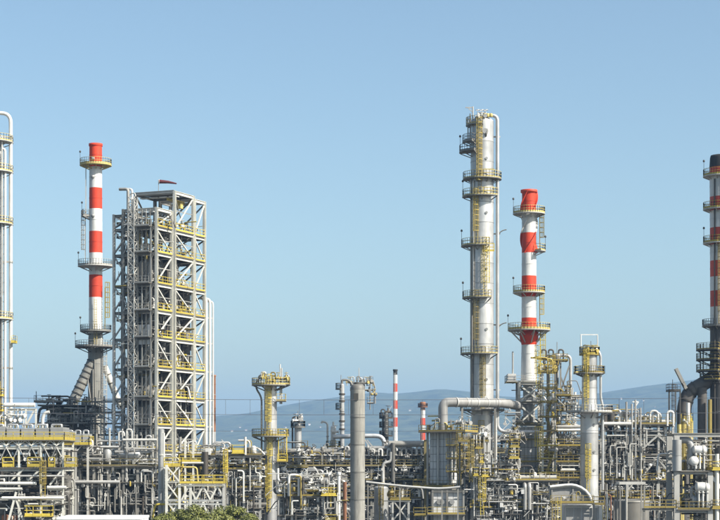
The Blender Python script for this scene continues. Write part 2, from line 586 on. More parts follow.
def rack(t, x0, x1, y0, y1, levels, nb, cm='grey', bm='grey', cw=.35, ztop=None, ymid=True, foot=0.0):
    """levels: dicts z, deck, rails, rail, pipes=[(r, mat)], brace, clutter"""
    xs = [x0 + (x1 - x0) * k / nb for k in range(nb + 1)]
    top = ztop or max(l['z'] for l in levels)
    for x in xs:
        for y in (y0, y1):
            t.col(x, y, foot, top, cw, cm)
    zs = sorted(l['z'] for l in levels)
    for l in levels:
        z = l['z']
        b = l.get('bm', bm)
        bw = l.get('bw', .3)
        for y in (y0, y1):
            t.bar((x0, y, z - .3), (x1, y, z - .3), bw * .8, bw, b)
        for x in xs:
            t.bar((x, y0, z - .3), (x, y1, z - .3), bw * .8, bw * .96, b)
        if l.get('deck'):
            t.deck(x0 - .3, x1 + .3, y0 - .5, y1 + .3, z + .0, l.get('dm', 'grating'), l.get('rails', 'F'), l.get('rail', 'ochre'), toe=l.get('toe', .22), w=l.get('rw', .06))
        below = [q for q in zs if q < z - .5]
        zb = below[-1] if below else foot + max(0, z - foot - 5.5)
        br = l.get('brace')
        for k in range(nb):
            a, c = xs[k], xs[k + 1]
            if br == 'V':
                mid = (a + c) / 2
                t.brace((a, y0, z - .45), (mid, y0, zb + .1), .18, l.get('brm', b))
                t.brace((c, y0, z - .45), (mid, y0, zb + .1), .18, l.get('brm', b))
            elif br == 'A':
                mid = (a + c) / 2
                t.brace((mid, y0, z - .45), (a, y0, zb + .1), .2, l.get('brm', b))
                t.brace((mid, y0, z - .45), (c, y0, zb + .1), .2, l.get('brm', b))
            elif br == 'X' and (k % 2 == 0 or l.get('allx')):
                t.brace((a, y0, z - .45), (c, y0, zb + .1), .16, l.get('brm', b))
                t.brace((c, y0 + .18, z - .45), (a, y0 + .18, zb + .1), .16, l.get('brm', b))
            elif br == 'D':
                t.brace((a if k % 2 else c, y0, z - .45), (c if k % 2 else a, y0, zb + .1), .18, l.get('brm', b))
            elif br == 'K':
                t.brace((c, y0, z - .45), (c - (c - a) * .45, y0, z - .45 - (c - a) * .4), .16, l.get('brm', b))
                t.brace((a, y0, z - .45), (a + (c - a) * .45, y0, z - .45 - (c - a) * .4), .16, l.get('brm', b))
        ps = l.get('pipes', [])
        n = len(ps)
        for k, pm in enumerate(ps):
            r, m = pm[0], pm[1]
            y = y0 + .5 + (y1 - y0 - 1.0) * (k + .5) / max(n, 1)
            zz = z + r + .16
            a, c = x0 - rnd.uniform(0, 1.0), x1 + rnd.uniform(0, 1.0)
            k2 = rnd.random()
            if k2 < .3:
                a = rnd.choice(xs[:-1]) + rnd.uniform(.5, 1.5)
            elif k2 < .55:
                c = rnd.choice(xs[1:]) - rnd.uniform(.5, 1.5)
            if c - a < 3:
                a, c = x0, x1
            pts = [(a, y, zz), (c, y, zz)]
            e = rnd.random()
            dz = rnd.uniform(1.2, 3.0)
            if e < .3:
                pts = [(a, y, zz + dz)] + pts
            elif e < .5:
                pts = pts + [(c, y, zz - dz)]
            elif e < .62:          # expansion loop
                mm = (a + c) / 2
                pts = [(a, y, zz), (mm - 1.3, y, zz), (mm - 1.3, y, zz + 1.6), (mm + 1.3, y, zz + 1.6), (mm + 1.3, y, zz), (c, y, zz)]
            t.pipe(pts, r, m, r * 2.5, 'pipe', 10)
        if l.get('clutter'):
            clutter(t, x0 + .3, x1 - .3, y0 + .3, min(y1 - .3, y0 + 4.0), z + .02, l['clutter'], l.get('cmats', ('pipe_silver', 'pipe_grey', 'pipe_white', 'pipe_dark')))
    return xs


def risers(t, x0, x1, y, z0, z1, n, mats=('pipe_silver', 'pipe_grey', 'light'), rr=(.05, .15)):
    for _ in range(int(n * 1.3)):
        x = rnd.uniform(x0, x1)
        L = min(rnd.uniform(1.4, 5.5), z1 - z0)
        a = rnd.uniform(z0, z1 - L)
        b = a + L
        r = rnd.uniform(*rr)
        yy = y + rnd.uniform(-.5, .9)
        k = rnd.random()
        m = rnd.choice(tuple(mats) + ('pipe_dark', 'pipe_grey'))
        d = rnd.choice((-1, 1)) * rnd.uniform(.4, 1.6)
        if k < .3:
            t.pipe([(x, yy, a), (x, yy, b), (x + d, yy, b)], r, m, r * 3, 'pipe', 8)
        elif k < .5:
            zm = a + L * rnd.uniform(.3, .7)
            t.pipe([(x, yy, a), (x, yy, zm), (x + d, yy, zm), (x + d, yy, b)], r, m, r * 3, 'pipe', 8)
        else:
            t.rod((x, yy, a), (x, yy, b), r, m, 'pipe')
            if k > .7:
                for q in (.3, .75):
                    zz = a + L * q
                    t.rod((x, yy, zz), (x, yy, zz + .09), r * 1.8, m, 'flange', 'flange')


def detail(t, x0, x1, y0, y1, z0, z1, n, mats=('pipe_silver', 'pipe_grey', 'pipe_dark', 'pipe_white', 'dark', 'ochre')):
    """small-bore piping, valves, struts, trays and boxes in the body of a rack"""
    lit = ('light', 'light', 'cream', 'pipe_silver', 'pipe_white', 'grey')  # pale tones for thin members, highlights put into their colour
    for _ in range(int(n * 1.75)):
        x, y, z = rnd.uniform(x0, x1), rnd.uniform(y0, y1), rnd.uniform(z0, z1)
        m = rnd.choice(mats)
        k = rnd.random()
        if k < .17:
            L = rnd.uniform(1.0, 4.5)
            t.rod((x, y, z), (min(x + L, x1 + .8), y, z), rnd.uniform(.04, .12), m, 'pipe')
        elif k < .31:
            t.rod((x, y, z), (x, y, z - rnd.uniform(.8, 3.0)), rnd.uniform(.035, .1), m, 'pipe')
        elif k < .44:
            L = rnd.uniform(1.0, 4.0)
            w = rnd.uniform(.07, .13)
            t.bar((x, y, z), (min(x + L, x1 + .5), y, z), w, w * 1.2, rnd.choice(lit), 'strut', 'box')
        elif k < .56:
            w = rnd.uniform(.07, .13)
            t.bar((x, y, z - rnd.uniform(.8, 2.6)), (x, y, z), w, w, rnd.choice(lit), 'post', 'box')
        elif k < .73:
            t.valve(x, y, z, rnd.uniform(.45, .95), rnd.choice((m, 'pipe_white', 'pipe_silver')), rnd.uniform(0, 3.1), rnd.choice((0, .6, 1.2, 1.57)))
        elif k < .80:
            w = rnd.uniform(.2, .45)
            t.bar((x, y, z - .3), (x, y, z + rnd.uniform(.2, .6)), w, w * .6, rnd.choice(('grey', 'light', 'dark', 'panel')), 'control_box', 'box')
        elif k < .86:
            t.rod((x, y, z - .4), (x, y, z + rnd.uniform(.1, .5)), rnd.uniform(.12, .3), m, 'filter_pot', 'fitting')
        elif k < .92:
            L = rnd.uniform(1.5, 4)
            t.bar((x, y, z), (min(x + L, x1 + .5), y, z), .3, .08, rnd.choice(('grey', 'light', 'dark')), 'cable_tray', 'box')
        else:
            L = rnd.uniform(.6, 1.6)
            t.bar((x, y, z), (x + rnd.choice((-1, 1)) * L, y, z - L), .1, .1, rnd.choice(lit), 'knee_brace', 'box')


def lattice(t, x, y, z0, z1, w, m, step=1.3, name='lattice_section', every=4.3):
    """square lattice mast, one mesh shared by its storeys"""
    n = max(1, round((z1 - z0) / every))
    h = (z1 - z0) / n
    b = MB()
    for a, c in ((-1, -1), (1, -1), (1, 1), (-1, 1)):
        b.bar((a * w / 2, c * w / 2, 0), (a * w / 2, c * w / 2, h), .12)
    k = max(1, round(h / step))
    for j in range(k):
        za, zb = h * j / k, h * (j + 1) / k
        for (a, c), (d, e) in (((-1, -1), (1, -1)), ((1, -1), (1, 1)), ((1, 1), (-1, 1)), ((-1, 1), (-1, -1))):
            p, q = (a * w / 2, c * w / 2), (d * w / 2, e * w / 2)
            if j % 2:
                p, q = q, p
            b.bar((*p, za), (*q, zb), .10)
            b.bar((*p, za), (*q, za), .08)
    me = b.mesh(name, m)
    for j in range(n):
        t.link(name, me, None, Matrix.Translation((x, y, z0 + j * h)))


def structure(name, b, m):
    o = bpy.data.objects.new(name, b.mesh(name, m))
    o['kind'] = 'structure'
    COL.objects.link(o)
    return o

from mathutils import noise as mnoise

# ================================================================== the setting
def ground_material():
    m = bpy.data.materials.new('gravel_ground')
    m.use_nodes = True
    n, l = m.node_tree.nodes, m.node_tree.links
    b = n['Principled BSDF']
    geo = n.new('ShaderNodeNewGeometry')
    a = n.new('ShaderNodeTexNoise')
    a.inputs['Scale'].default_value = .02
    a.inputs['Detail'].default_value = 8
    l.new(geo.outputs['Position'], a.inputs['Vector'])
    r = n.new('ShaderNodeValToRGB')
    r.color_ramp.elements[0].color = (.05, .05, .048, 1)
    r.color_ramp.elements[0].position = .35
    r.color_ramp.elements[1].color = (.10, .092, .08, 1)
    r.color_ramp.elements[1].position = .7
    l.new(a.outputs['Fac'], r.inputs[0])
    l.new(r.outputs[0], b.inputs['Base Color'])
    b.inputs['Roughness'].default_value = .95
    return m


def hill_material():
    m = bpy.data.materials.new('wooded_hill')
    m.use_nodes = True
    n, l = m.node_tree.nodes, m.node_tree.links
    b = n['Principled BSDF']
    geo = n.new('ShaderNodeNewGeometry')
    a = n.new('ShaderNodeTexNoise')
    a.inputs['Scale'].default_value = .02
    a.inputs['Detail'].default_value = 10
    a.inputs['Roughness'].default_value = .7
    l.new(geo.outputs['Position'], a.inputs['Vector'])
    r = n.new('ShaderNodeValToRGB')
    e = r.color_ramp.elements
    e[0].color = (.018, .028, .014, 1)
    e[0].position = .38
    e[1].color = (.10, .10, .055, 1)
    e[1].position = .72
    x = e.new(.52)
    x.color = (.055, .07, .03, 1)
    l.new(a.outputs['Fac'], r.inputs[0])
    l.new(r.outputs[0], b.inputs['Base Color'])
    b.inputs['Roughness'].default_value = 1.0
    return m


g = MB()
g.quad((-5000, -700, 0), (5000, -700, 0), (5000, 9000, 0), (-5000, 9000, 0))
structure('ground', g, ground_material())

RIDGE_Y = 6300.0
_rp = [(-900, 440), (-300, 446), (60, 436), (140, 426), (215, 417.5), (250, 412), (285, 404.5), (315, 399.5), (345, 395.5), (375, 391.5), (395, 393), (412, 391.5), (440, 388.5), (465, 391), (500, 396), (540, 398), (575, 396), (600, 392), (640, 386), (680, 381), (720, 377), (800, 370), (1000, 378), (1600, 400)]


def ridge(X):
    u = X * F / RIDGE_Y + 360
    if u <= _rp[0][0]:
        v = _rp[0][1]
    elif u >= _rp[-1][0]:
        v = _rp[-1][1]
    else:
        for (a, va), (b, vb) in zip(_rp[:-1], _rp[1:]):
            if a <= u <= b:
                t = (u - a) / (b - a)
                v = va + (vb - va) * t
                break
    return PZ(v, RIDGE_Y)


def hill_z(X, Y):
    h = ridge(X)
    d = (Y - RIDGE_Y) / (2300.0 if Y < RIDGE_Y else 1900.0)
    s = max(0.0, 1 - abs(d)) ** 1.15
    nz = mnoise.fractal(Vector((X / 520.0, Y / 520.0, 3.1)), .9, 2.1, 6)
    return max(-0.6, h * s * (1 + .22 * nz * min(1, abs(d) * 5)) + nz * 3.0 * min(1, s * 4) - .6 * (1 - min(1, s * 30)))


hm = MB()
NX, NY = 260, 84
for j in range(NY + 1):
    Y = 3900 + (8300 - 3900) * j / NY
    for i in range(NX + 1):
        X = -4300 + 8600 * i / NX
        hm.v.append((X, Y, hill_z(X, Y)))
for j in range(NY):
    for i in range(NX):
        k = j * (NX + 1) + i
        hm.f.append((k, k + 1, k + NX + 2, k + NX + 1))
        hm.sm.append(True)
structure('hills', hm, hill_material())

# pale houses dotted over the hillside
house_me = None
for k, (u, v) in enumerate([(246, 431), (240, 428), (232, 432), (285, 428), (309, 426), (320, 428), (391, 416), (410, 411), (452, 423), (643, 402), (655, 408), (621, 399), (600, 417)]):
    # walk along the sight direction until the slope is met, then stand the house on the slope
    Y = 4000.0
    while Y < 6300 and PZ(v, Y) > hill_z(PX(u, Y), Y):
        Y += 10
    X = PX(u, Y)
    z = hill_z(X, Y)
    h = T('hillside_house', 'small pale house standing on the distant wooded hillside', 'house', (X, Y, z - 4), rnd.uniform(-.5, .5), 'houses dotted over the far hillside')
    w, d, hh = rnd.uniform(4, 7), rnd.uniform(5, 7), rnd.uniform(6.0, 7.5)
    h.box((-w / 2, -d / 2, 0), (w / 2, d / 2, hh), 'cream', 'wall')
    b = MB()
    e = .5
    b.v = [(-w / 2 - e, -d / 2 - e, hh), (w / 2 + e, -d / 2 - e, hh), (w / 2 + e, d / 2 + e, hh), (-w / 2 - e, d / 2 + e, hh), (-w / 2 - e, 0, hh + 1.5), (w / 2 + e, 0, hh + 1.5)]
    b.f = [(0, 1, 5, 4), (2, 3, 4, 5), (1, 2, 5), (3, 0, 4), (3, 2, 1, 0)]
    b.sm = [False] * 5
    h.mb('roof', b, 'tile')

# ================================================================== chimneys
def bands(t, spec, Y, r, cx=0, cy=0, r2=None, seam=True):
    """spec: list of (v_top, v_bottom, material)"""
    zt, zb = PZ(spec[0][0], Y), PZ(spec[-1][1], Y)
    r2 = r2 or r
    for a, b, m in spec:
        z1, z0 = PZ(a, Y), PZ(b, Y)
        ra = r + (r2 - r) * (zt - z1) / (zt - zb)
        rb = r + (r2 - r) * (zt - z0) / (zt - zb)
        t.mb('painted_band' if m in ('red', 'white', 'red_faded') else 'shell_section', MB().lathe([(rb, z0), (ra, z1)], 40, cx, cy), m)
        if seam:
            for f in ((.5,) if z1 - z0 < 4.6 else (.33, .67)):
                zz = z0 + (z1 - z0) * f
                rr = rb + (ra - rb) * f
                t.rod((cx, cy, zz), (cx, cy, zz + .10), rr + .035, m, 'seam_band', 'bandring')


def stack_mouth(t, z, r, m, cx=0, cy=0):
    t.mb('rim', MB().lathe([(r, z - .5), (r + .12, z - .4), (r + .12, z + .05), (r - .12, z + .05), (r - .14, z - .6), (r - .14, z - 5)], 40, cx, cy), m)
    t.mb('flue_mouth', MB().lathe([(r - .14, z - 5), (0, z - 5)], 32, cx, cy), 'black')


# ---- left chimney over its furnace
Y = 335.0
s = S(Y)
t = T('striped_chimney', 'red and white banded chimney with splayed ducts, left of the steel tower', 'chimney', (PX(95.7, Y), Y, 0))
r = 6.5 * s
bands(t, [(144, 167, 'red'), (167, 188, 'white'), (188, 209, 'red'), (209, 231.5, 'white'), (231.5, 253, 'red'), (253, 275, 'white'), (275, 297.5, 'red'), (297.5, 334, 'white')], Y, r * .96, r2=r * 1.05)
stack_mouth(t, PZ(144, Y), r * .96, 'red')
t.mb('cone', MB().lathe([(7.6 * s, PZ(346, Y)), (7.3 * s, PZ(338, Y)), (r * 1.02, PZ(332, Y))], 40), 'flue')
t.shells(PZ(452, Y), PZ(346, Y), 7.6 * s, 'flue', 3.4)
t.shells(0, PZ(452, Y), 7.6 * s, 'flue', 5)
t.ring_platform(PZ(165, Y), r, 1.75, 0, 360, 'straw', 'straw', lamp=180, toe=.3)
t.ring_platform(PZ(266, Y), r, 2.1, 0, 360, 'light', 'light', lamp=178, toe=.3)
t.ring_platform(PZ(331, Y), r, 1.7, 110, 430, 'grey', 'grey', lamp=182)
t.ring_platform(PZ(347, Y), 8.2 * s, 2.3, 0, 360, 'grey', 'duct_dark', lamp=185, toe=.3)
t.ring_platform(PZ(216, Y), r, 1.4, 150, 215, 'grey', 'grey', lamp=182)
t.ladder(-r - .7, -.2, PZ(262, Y), PZ(216, Y), 180, 'light', True)
t.ladder(-r - .5, -.8, PZ(216, Y), PZ(166, Y), 180, 'light', False)
t.ladder(r + .6, -.6, PZ(330, Y), PZ(288, Y), 0, 'ochre', True, cw=.9)
t.ladder(r * .2, -r - .6, PZ(346, Y), PZ(300, Y), -90, 'straw', False)
t.rod((r * .9, -r * .6, PZ(450, Y)), (r * .9, -r * .6, PZ(335, Y)), .2, 'light', 'pipe')
for z in (158, 176, 215):
    t.rod((r * -.3, -r * .98, PZ(z + 3, Y)), (r * -.3, -r * 1.06, PZ(z, Y)), .35, 'seam', 'sampling_port', 'fitting')
# splayed breeching ducts, built of flanged sections
def inclined_duct(p, q, w, m, n=5):
    p, q = Vector(p), Vector(q)
    for k in range(n):
        a, b = p + (q - p) * (k / n), p + (q - p) * ((k + 1) / n)
        t.rod(a, b, w, m, 'duct_section')
        t.rod(b - (q - p).normalized() * .1, b + (q - p).normalized() * .1, w * 1.1, 'pipe_dark', 'duct_flange')
inclined_duct((-25 * s, -1.5, PZ(410, Y)), (-3 * s, -.6, PZ(362, Y)), 5.2 * s, 'flue', 9)
for v in range(6):
    t.rod((rnd.uniform(-1.2, 1.2) * r, -r * 1.25, PZ(450, Y)), (rnd.uniform(-1.2, 1.2) * r, -r * 1.25, PZ(rnd.uniform(350, 400), Y)), rnd.uniform(.06, .14), rnd.choice(('pipe_grey', 'pipe_dark', 'pipe_silver')), 'pipe')
t.ladder(r * 1.2, -.8, PZ(440, Y), PZ(348, Y), 0, 'light', True)
inclined_duct((24 * s, 2, PZ(408, Y)), (8 * s, 1, PZ(366, Y)), 3.2 * s, 'cream', 5)
t.rod((-25 * s, -1.5, PZ(420, Y)), (-25 * s, -1.5, PZ(407, Y)), 5.4 * s, 'flue', 'duct_section')

# furnace under it
t = T('furnace', 'dark steel box furnace beneath the left striped chimney', 'furnace', (PX(78, Y), Y - 6, 0))
z0, z1 = PZ(449, Y), PZ(409, Y)
W = 20 * s
t.box((-W, -4.5, z0 - 9), (W, 5, z1), 'panel_dark', 'casing')
for k in range(11):
    t.col(-W + 2 * W * k / 10, -4.62, 0, z1, .3, 'grey' if k % 3 else 'light')
for z in (PZ(412, Y), PZ(424, Y), PZ(437, Y), PZ(450, Y)):
    t.bar((-W - .3, -4.9, z), (W + .3, -4.9, z), .3, .4, 'grey')
t.deck(-W - 1.6, W + 1.5, -6.4, 5, z1 + .3, 'dark', 'FL', 'grey', toe=.1)
t.deck(-W - 2.2, -W + 2.6, -6.8, -4, PZ(404, Y), 'dark', 'FLR', 'grey', toe=.25)
t.deck(-W - 1.5, W + 1.5, -6.9, -4.8, PZ(425, Y), 'dark', 'F', 'grey')
t.rod((-W - 1.8, -6.5, PZ(404, Y)), (-W - 1.8, -6.5, PZ(394, Y)), .06, 'dark', 'lamp_pole')
for x in (-W + .4, -W * .2, W * .45, W * .8):
    t.pipe([(x, -5.3, PZ(462, Y)), (x, -5.3, PZ(415, Y)), (x + 1.5, -5.3, PZ(415, Y))], .22, 'pipe_dark', .7)
t.pipe([(-W - 1.9, -6.2, PZ(432, Y)), (-W - 1.2, -6.2, PZ(410, Y)), (-W + .2, -6.2, PZ(410, Y))], .25, 'dark', .8)
for x in (W * .9, W + 1.2, W + 2.8, W + 4.4, W + 6):
    t.col(x, -5.6, 0, PZ(rnd.uniform(396, 408), Y), .26, rnd.choice(('grey', 'light', 'dark')))
for v in (404, 414, 425, 436, 446):
    t.bar((W * .8, -5.6, PZ(v, Y)), (W + 6, -5.6, PZ(v, Y)), .25, .28, rnd.choice(('grey', 'dark', 'light')))
    t.brace((W + 1.2, -5.6, PZ(v, Y)), (W + 4.4, -5.6, PZ(v + 9, Y)), .16, 'light')
detail(t, -W, W + 6, -7, -5, PZ(455, Y), PZ(402, Y), 90, ('pipe_grey', 'pipe_dark', 'dark', 'pipe_silver', 'cream', 'ochre'))
clutter(t, -W, W, -6.6, -5.2, PZ(425, Y), 16, ('pipe_silver', 'pipe_grey', 'pipe_dark', 'pipe_silver'))
clutter(t, -W, W, -6.0, -1, z1 + .3, 14, ('pipe_dark', 'pipe_grey', 'grey'), 2)
t.ladder(-W * .1, -5.1, PZ(448, Y), PZ(412, Y), -90, 'dark')

# ---- central chimney with helical strakes on a braced frame
Y = 312.0
s = S(Y)
cu = 529.0
t = T('straked_chimney', 'red and white chimney with spiral strakes at the top, right of the tall silver column', 'chimney', (PX(cu, Y), Y, 0))
r = 7.5 * s
bands(t, [(190.5, 213, 'red'), (213, 233, 'white'), (233, 253, 'red'), (253, 276, 'white'), (276, 297, 'red'), (297, 318, 'white'), (318, 331, 'red'), ], Y, r * .93, r2=r * 1.0)
t.mb('painted_band', MB().lathe([(r * .99, PZ(345, Y)), (r * 1.25, PZ(338, Y)), (r * 1.25, PZ(333, Y)), (r, PZ(331, Y))], 40), 'red')
bands(t, [(345, 363, 'white'), (363, 384, 'white')], Y, r, r2=r * 1.1)
stack_mouth(t, PZ(190.5, Y), r * .93, 'red')
t.mb('cap_ring', MB().lathe([(r * .95, PZ(193, Y)), (r * 1.12, PZ(192.5, Y)), (r * 1.12, PZ(190, Y)), (r * .8, PZ(190, Y))], 40), 'red_faded')
for k in range(3):                       # helical strakes painted with the bands they cross
    for (va, vb, m) in ((191, 213, 'red'), (213, 233, 'white'), (233, 253, 'red')):
        b = MB()
        n = 14
        for j in range(n):
            pr = []
            for q in (j, j + 1):
                v = va + (vb - va) * q / n
                a = -v * .075 + k * 2.094
                z = PZ(v, Y)
                for rr, dz in ((r * .9, .08), (r * 1.2, .08), (r * 1.2, -.08), (r * .9, -.08)):
                    pr.append((rr * math.cos(a), rr * math.sin(a), z + dz))
            i = len(b.v)
            b.v += pr
            for c in range(3):
                b.f.append((i + c, i + c + 1, i + 4 + c + 1, i + 4 + c))
                b.sm.append(False)
        t.mb('strake', b, m)
t.ring_platform(PZ(213.5, Y), r, 1.5, 0, 360, 'straw', 'light', lamp=185, toe=.3)
t.ring_platform(PZ(251, Y), r, 1.6, -50, 30, 'straw', 'light', lamp=0)
t.ring_platform(PZ(292.5, Y), r, 1.5, 0, 360, 'straw', 'light', lamp=185, toe=.3)
t.ring_platform(PZ(330, Y), r, 2.4, 0, 360, 'straw', 'light', lamp=180, toe=.35)
for k in range(8):
    a = k * math.pi / 4 + .2
    c, d = math.cos(a), math.sin(a)
    t.brace((r * c, r * d, PZ(343, Y)), ((r + 2.1) * c, (r + 2.1) * d, PZ(331, Y)), .16, 'light')
t.ladder(r + .5, -.6, PZ(251, Y), PZ(214, Y), 0, 'ochre', True)
t.ladder(r + .5, -.6, PZ(328, Y), PZ(294, Y), 0, 'ochre', True)
t.ladder(r + .55, -.9, PZ(384, Y), PZ(331, Y), 0, 'yellow', True, cw=.95)
t.rod((-r - 1.6, -1, PZ(384, Y)), (-r - 1.6, -1, PZ(352, Y)), .14, 'light', 'vent_pipe')
# its frame and heater casing
fr = 11.0 * s
z_top = PZ(383, Y)
for x in (-1, 1):
    for y in (-1, 1):
        t.col(x * fr, y * fr, 0, z_top, .45, 'light')
lv = [PZ(v, Y) for v in (383, 402, 424)]
for k, z in enumerate(lv):
    for sgn in (-1, 1):
        t.bar((-fr, sgn * fr, z - .2), (fr, sgn * fr, z - .2), .35, .4, 'light')
        t.bar((sgn * fr, -fr, z - .2), (sgn * fr, fr, z - .2), .35, .39, 'grey')
    if k:
        a, c = lv[k], lv[k - 1]
        for sgn in (-1, 1):
            t.brace((-fr, sgn * fr, a), (fr, sgn * fr, c - .4), .26, 'cream')
            t.brace((fr, sgn * (fr - .28), a), (-fr, sgn * (fr - .28), c - .4), .26, 'cream')
            t.brace((sgn * fr, -fr, a), (sgn * fr, fr, c - .4), .22, 'light')
t.deck(-fr - 2.2, fr + .3, -fr - .3, fr, lv[0] + .1, 'slats', 'FL', 'light')
t.deck(-fr - .6, fr + .6, -fr - .5, fr, lv[1], 'slats', 'F', 'light')
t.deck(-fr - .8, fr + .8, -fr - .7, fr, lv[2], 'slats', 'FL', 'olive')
t.rod((0, 0, PZ(424, Y)), (0, 0, PZ(384, Y)), r * .8, 'alu_dull', 'inner_flue')
t.box((-fr - 1.9, -2, lv[0] + .1), (-fr - .5, 1, lv[0] + 1.5), 'panel', 'control_cabin')
clutter(t, -fr, fr, -.5, 1.5, lv[1], 5)
clutter(t, -fr, fr, -.5, 1.5, lv[2], 5)
cz0, cz1 = PZ(478, Y), PZ(427, Y)
for k in range(5):                        # casing panels, each with its own edges
    for j in range(5):
        a, c = -fr + .3 + (2 * fr - .6) * k / 5, -fr + .3 + (2 * fr - .6) * (k + 1) / 5
        za, zc = cz0 + (cz1 - cz0) * j / 5, cz0 + (cz1 - cz0) * (j + 1) / 5
        t.box((a + .04, -fr + .3 - rnd.uniform(0, .02), za + .04), (c - .04, -fr + .5, zc - .04), 'panel', 'casing_panel')
t.box((-fr + .3, -fr + .42, 6), (fr - .3, fr - .3, cz1), 'panel_dark', 'casing')
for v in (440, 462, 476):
    t.deck(-fr - .6, fr + .8, -fr - .7, -fr + .1, PZ(v, Y), 'slats', 'F', 'ochre' if v != 476 else 'yellow')
clutter(t, -fr, fr, -fr - 1.1, -fr - .3, PZ(476, Y), 8)

# ---- right chimney, cut by the picture's edge
Y = 305.0
s = S(Y)
t = T('capped_chimney', 'red and white chimney with a black cap at the right edge', 'chimney', (PX(721.5, Y), Y, 0))
r = 11.5 * s
bands(t, [(167, 177, 'red_faded'), (177, 197, 'white'), (197, 211, 'red_faded'), (211, 228, 'white'), (228, 245, 'red_faded'), (245, 261, 'white'), (261, 277, 'red_faded'), (277, 291, 'white'), (291, 307, 'red_faded'), (307, 325, 'white')], Y, r * 1.02, r2=r * .96)
t.mb('black_cap', MB().lathe([(r * 1.04, PZ(167.5, Y)), (r * .99, PZ(158, Y)), (r * .93, PZ(155.5, Y)), (r * .85, PZ(155.5, Y)), (r * .8, PZ(162, Y)), (0, PZ(162, Y))], 40), 'black')
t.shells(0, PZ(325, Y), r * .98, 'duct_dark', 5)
for v, m in ((176, 'yellow'), (209, 'yellow'), (243, 'yellow')):
    t.ring_platform(PZ(v, Y), r, 1.15, 0, 360, m, 'light', lamp=184 if v != 209 else None, toe=.3)
t.ring_platform(PZ(326, Y), r, 1.3, 0, 360, 'grey', 'grey')
t.ladder(-r * .35, -r - .3, PZ(326, Y), PZ(243, Y), -90, 'ochre', True)
t.ladder(-r * .1, -r - .3, PZ(243, Y), PZ(176, Y), -90, 'ochre', True)
t.rod((-r * .75, -r * .8, PZ(440, Y)), (-r * .75, -r * .8, PZ(180, Y)), .12, 'dark', 'pipe')
for v in (350, 360, 371, 380):
    t.ring_platform(PZ(v, Y), r, 2.3 if v < 375 else 1.6, 150, 250, 'ochre', 'dark')
for a in (165, 200):
    t.rod(((r + 1.6) * math.cos(R(a)), (r + 1.6) * math.sin(R(a)), PZ(381, Y)), ((r + 1.6) * math.cos(R(a)), (r + 1.6) * math.sin(R(a)), PZ(344, Y)), .1, 'dark', 'post')
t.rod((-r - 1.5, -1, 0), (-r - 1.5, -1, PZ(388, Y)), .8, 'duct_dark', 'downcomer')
t.rod((-r - .5, -2.4, 0), (-r - .5, -2.4, PZ(400, Y)), .35, 'ochre', 'pipe')

# arching flue duct into it
t = T('flue_duct', 'dark arched flue duct curving up to the right edge chimney', 'duct', (PX(684, Y), Y, 0))
q = [(0, 0, 4), (0, 0, PZ(418, Y))]
rad = 7.2 * s
path = [(0, 0, 3), (0, 0, PZ(440, Y)), (0, 0, PZ(412, Y))]
for k in range(1, 9):
    a = k / 8
    path.append((rad * .25 * a + 20 * s * (1 - math.cos(a * 1.0)), 0, PZ(412, Y) + 24 * s * math.sin(a * 1.35)))
path += [(24 * s, 0, PZ(381, Y)), (30 * s, 0, PZ(377, Y))]
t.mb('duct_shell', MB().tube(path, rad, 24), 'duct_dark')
for k in (2, 5, 8, 10):
    d = (Vector(path[k + 1]) - Vector(path[k])).normalized() if k + 1 < len(path) else Vector((1, 0, 0))
    t.rod(Vector(path[k]) - d * .12, Vector(path[k]) + d * .12, rad * 1.09, 'dark', 'duct_flange')
t.bar((1 * s, -.8, PZ(389, Y)), (-9 * s, -.8, PZ(369, Y)), 1.1, .5, 'grey', 'damper_lever', 'box')
t.bar((2 * s, -.8, PZ(391, Y)), (-3 * s, -1.3, PZ(383, Y)), .4, .4, 'dark', 'damper_bracket')
t.deck(-17 * s, -5 * s, -1.8, 1.2, PZ(391, Y), 'dark', 'FLB', 'dark')
t.ladder(-12 * s, -1.7, PZ(436, Y), PZ(391, Y), -90, 'dark')
for x in (-16.5, -5.5):
    t.col(x * s, -1.6, 0, PZ(391, Y) - .14, .22, 'dark')
t.rod((-13 * s, -1.6, PZ(391, Y)), (-13 * s, -1.6, PZ(380, Y)), .05, 'dark', 'lamp_pole')

# ---- two small chimneys far behind
def far_chimney(u, Y, spec, r, label, cap):
    t = T('slender_chimney', label, 'chimney', (PX(u, Y), Y, 0))
    bands(t, spec, Y, r * .9, r2=r, seam=False)
    z = PZ(spec[-1][1], Y)
    t.shells(0, z, r, 'alu_dull', 8)
    zt = PZ(spec[0][0], Y)
    if cap:
        t.ring_platform(PZ(cap, Y), r, .75, 0, 360, 'rust', 'rust')
        t.mb('rim', MB().lathe([(r * .9, zt - 1.5), (r * 1.12, zt - 1.0), (r * 1.12, zt), (r * .8, zt), (0, zt - .5)], 24), 'rust')
    else:
        t.mb('rim', MB().lathe([(r * .9, zt - .4), (r * 1.05, zt - .3), (r * 1.05, zt + .2), (r * .7, zt + .2), (r * .65, zt - 2), (0, zt - 2)], 24), 'black')
    t.ladder(-r * .2, -r - .3, z, zt - 1, -90, 'light', False)

far_chimney(395.3, 600.0, [(370, 375, 'black'), (375, 383.5, 'white'), (383.5, 392, 'red'), (392, 400.5, 'white'), (400.5, 409, 'red'), (409, 417.5, 'white'), (417.5, 427, 'red'), (427, 446, 'white')], 2.3 * S(600), 'slender black-tipped red and white chimney behind the middle pipe rack', None)
far_chimney(422.8, 560.0, [(402, 410.5, 'rust'), (410.5, 418, 'white'), (418, 425, 'red'), (425, 431.5, 'white'), (431.5, 440, 'red'), (440, 450, 'white')], 2.5 * S(560), 'short red and white chimney with a rust brown top, behind the middle pipe rack', 407)

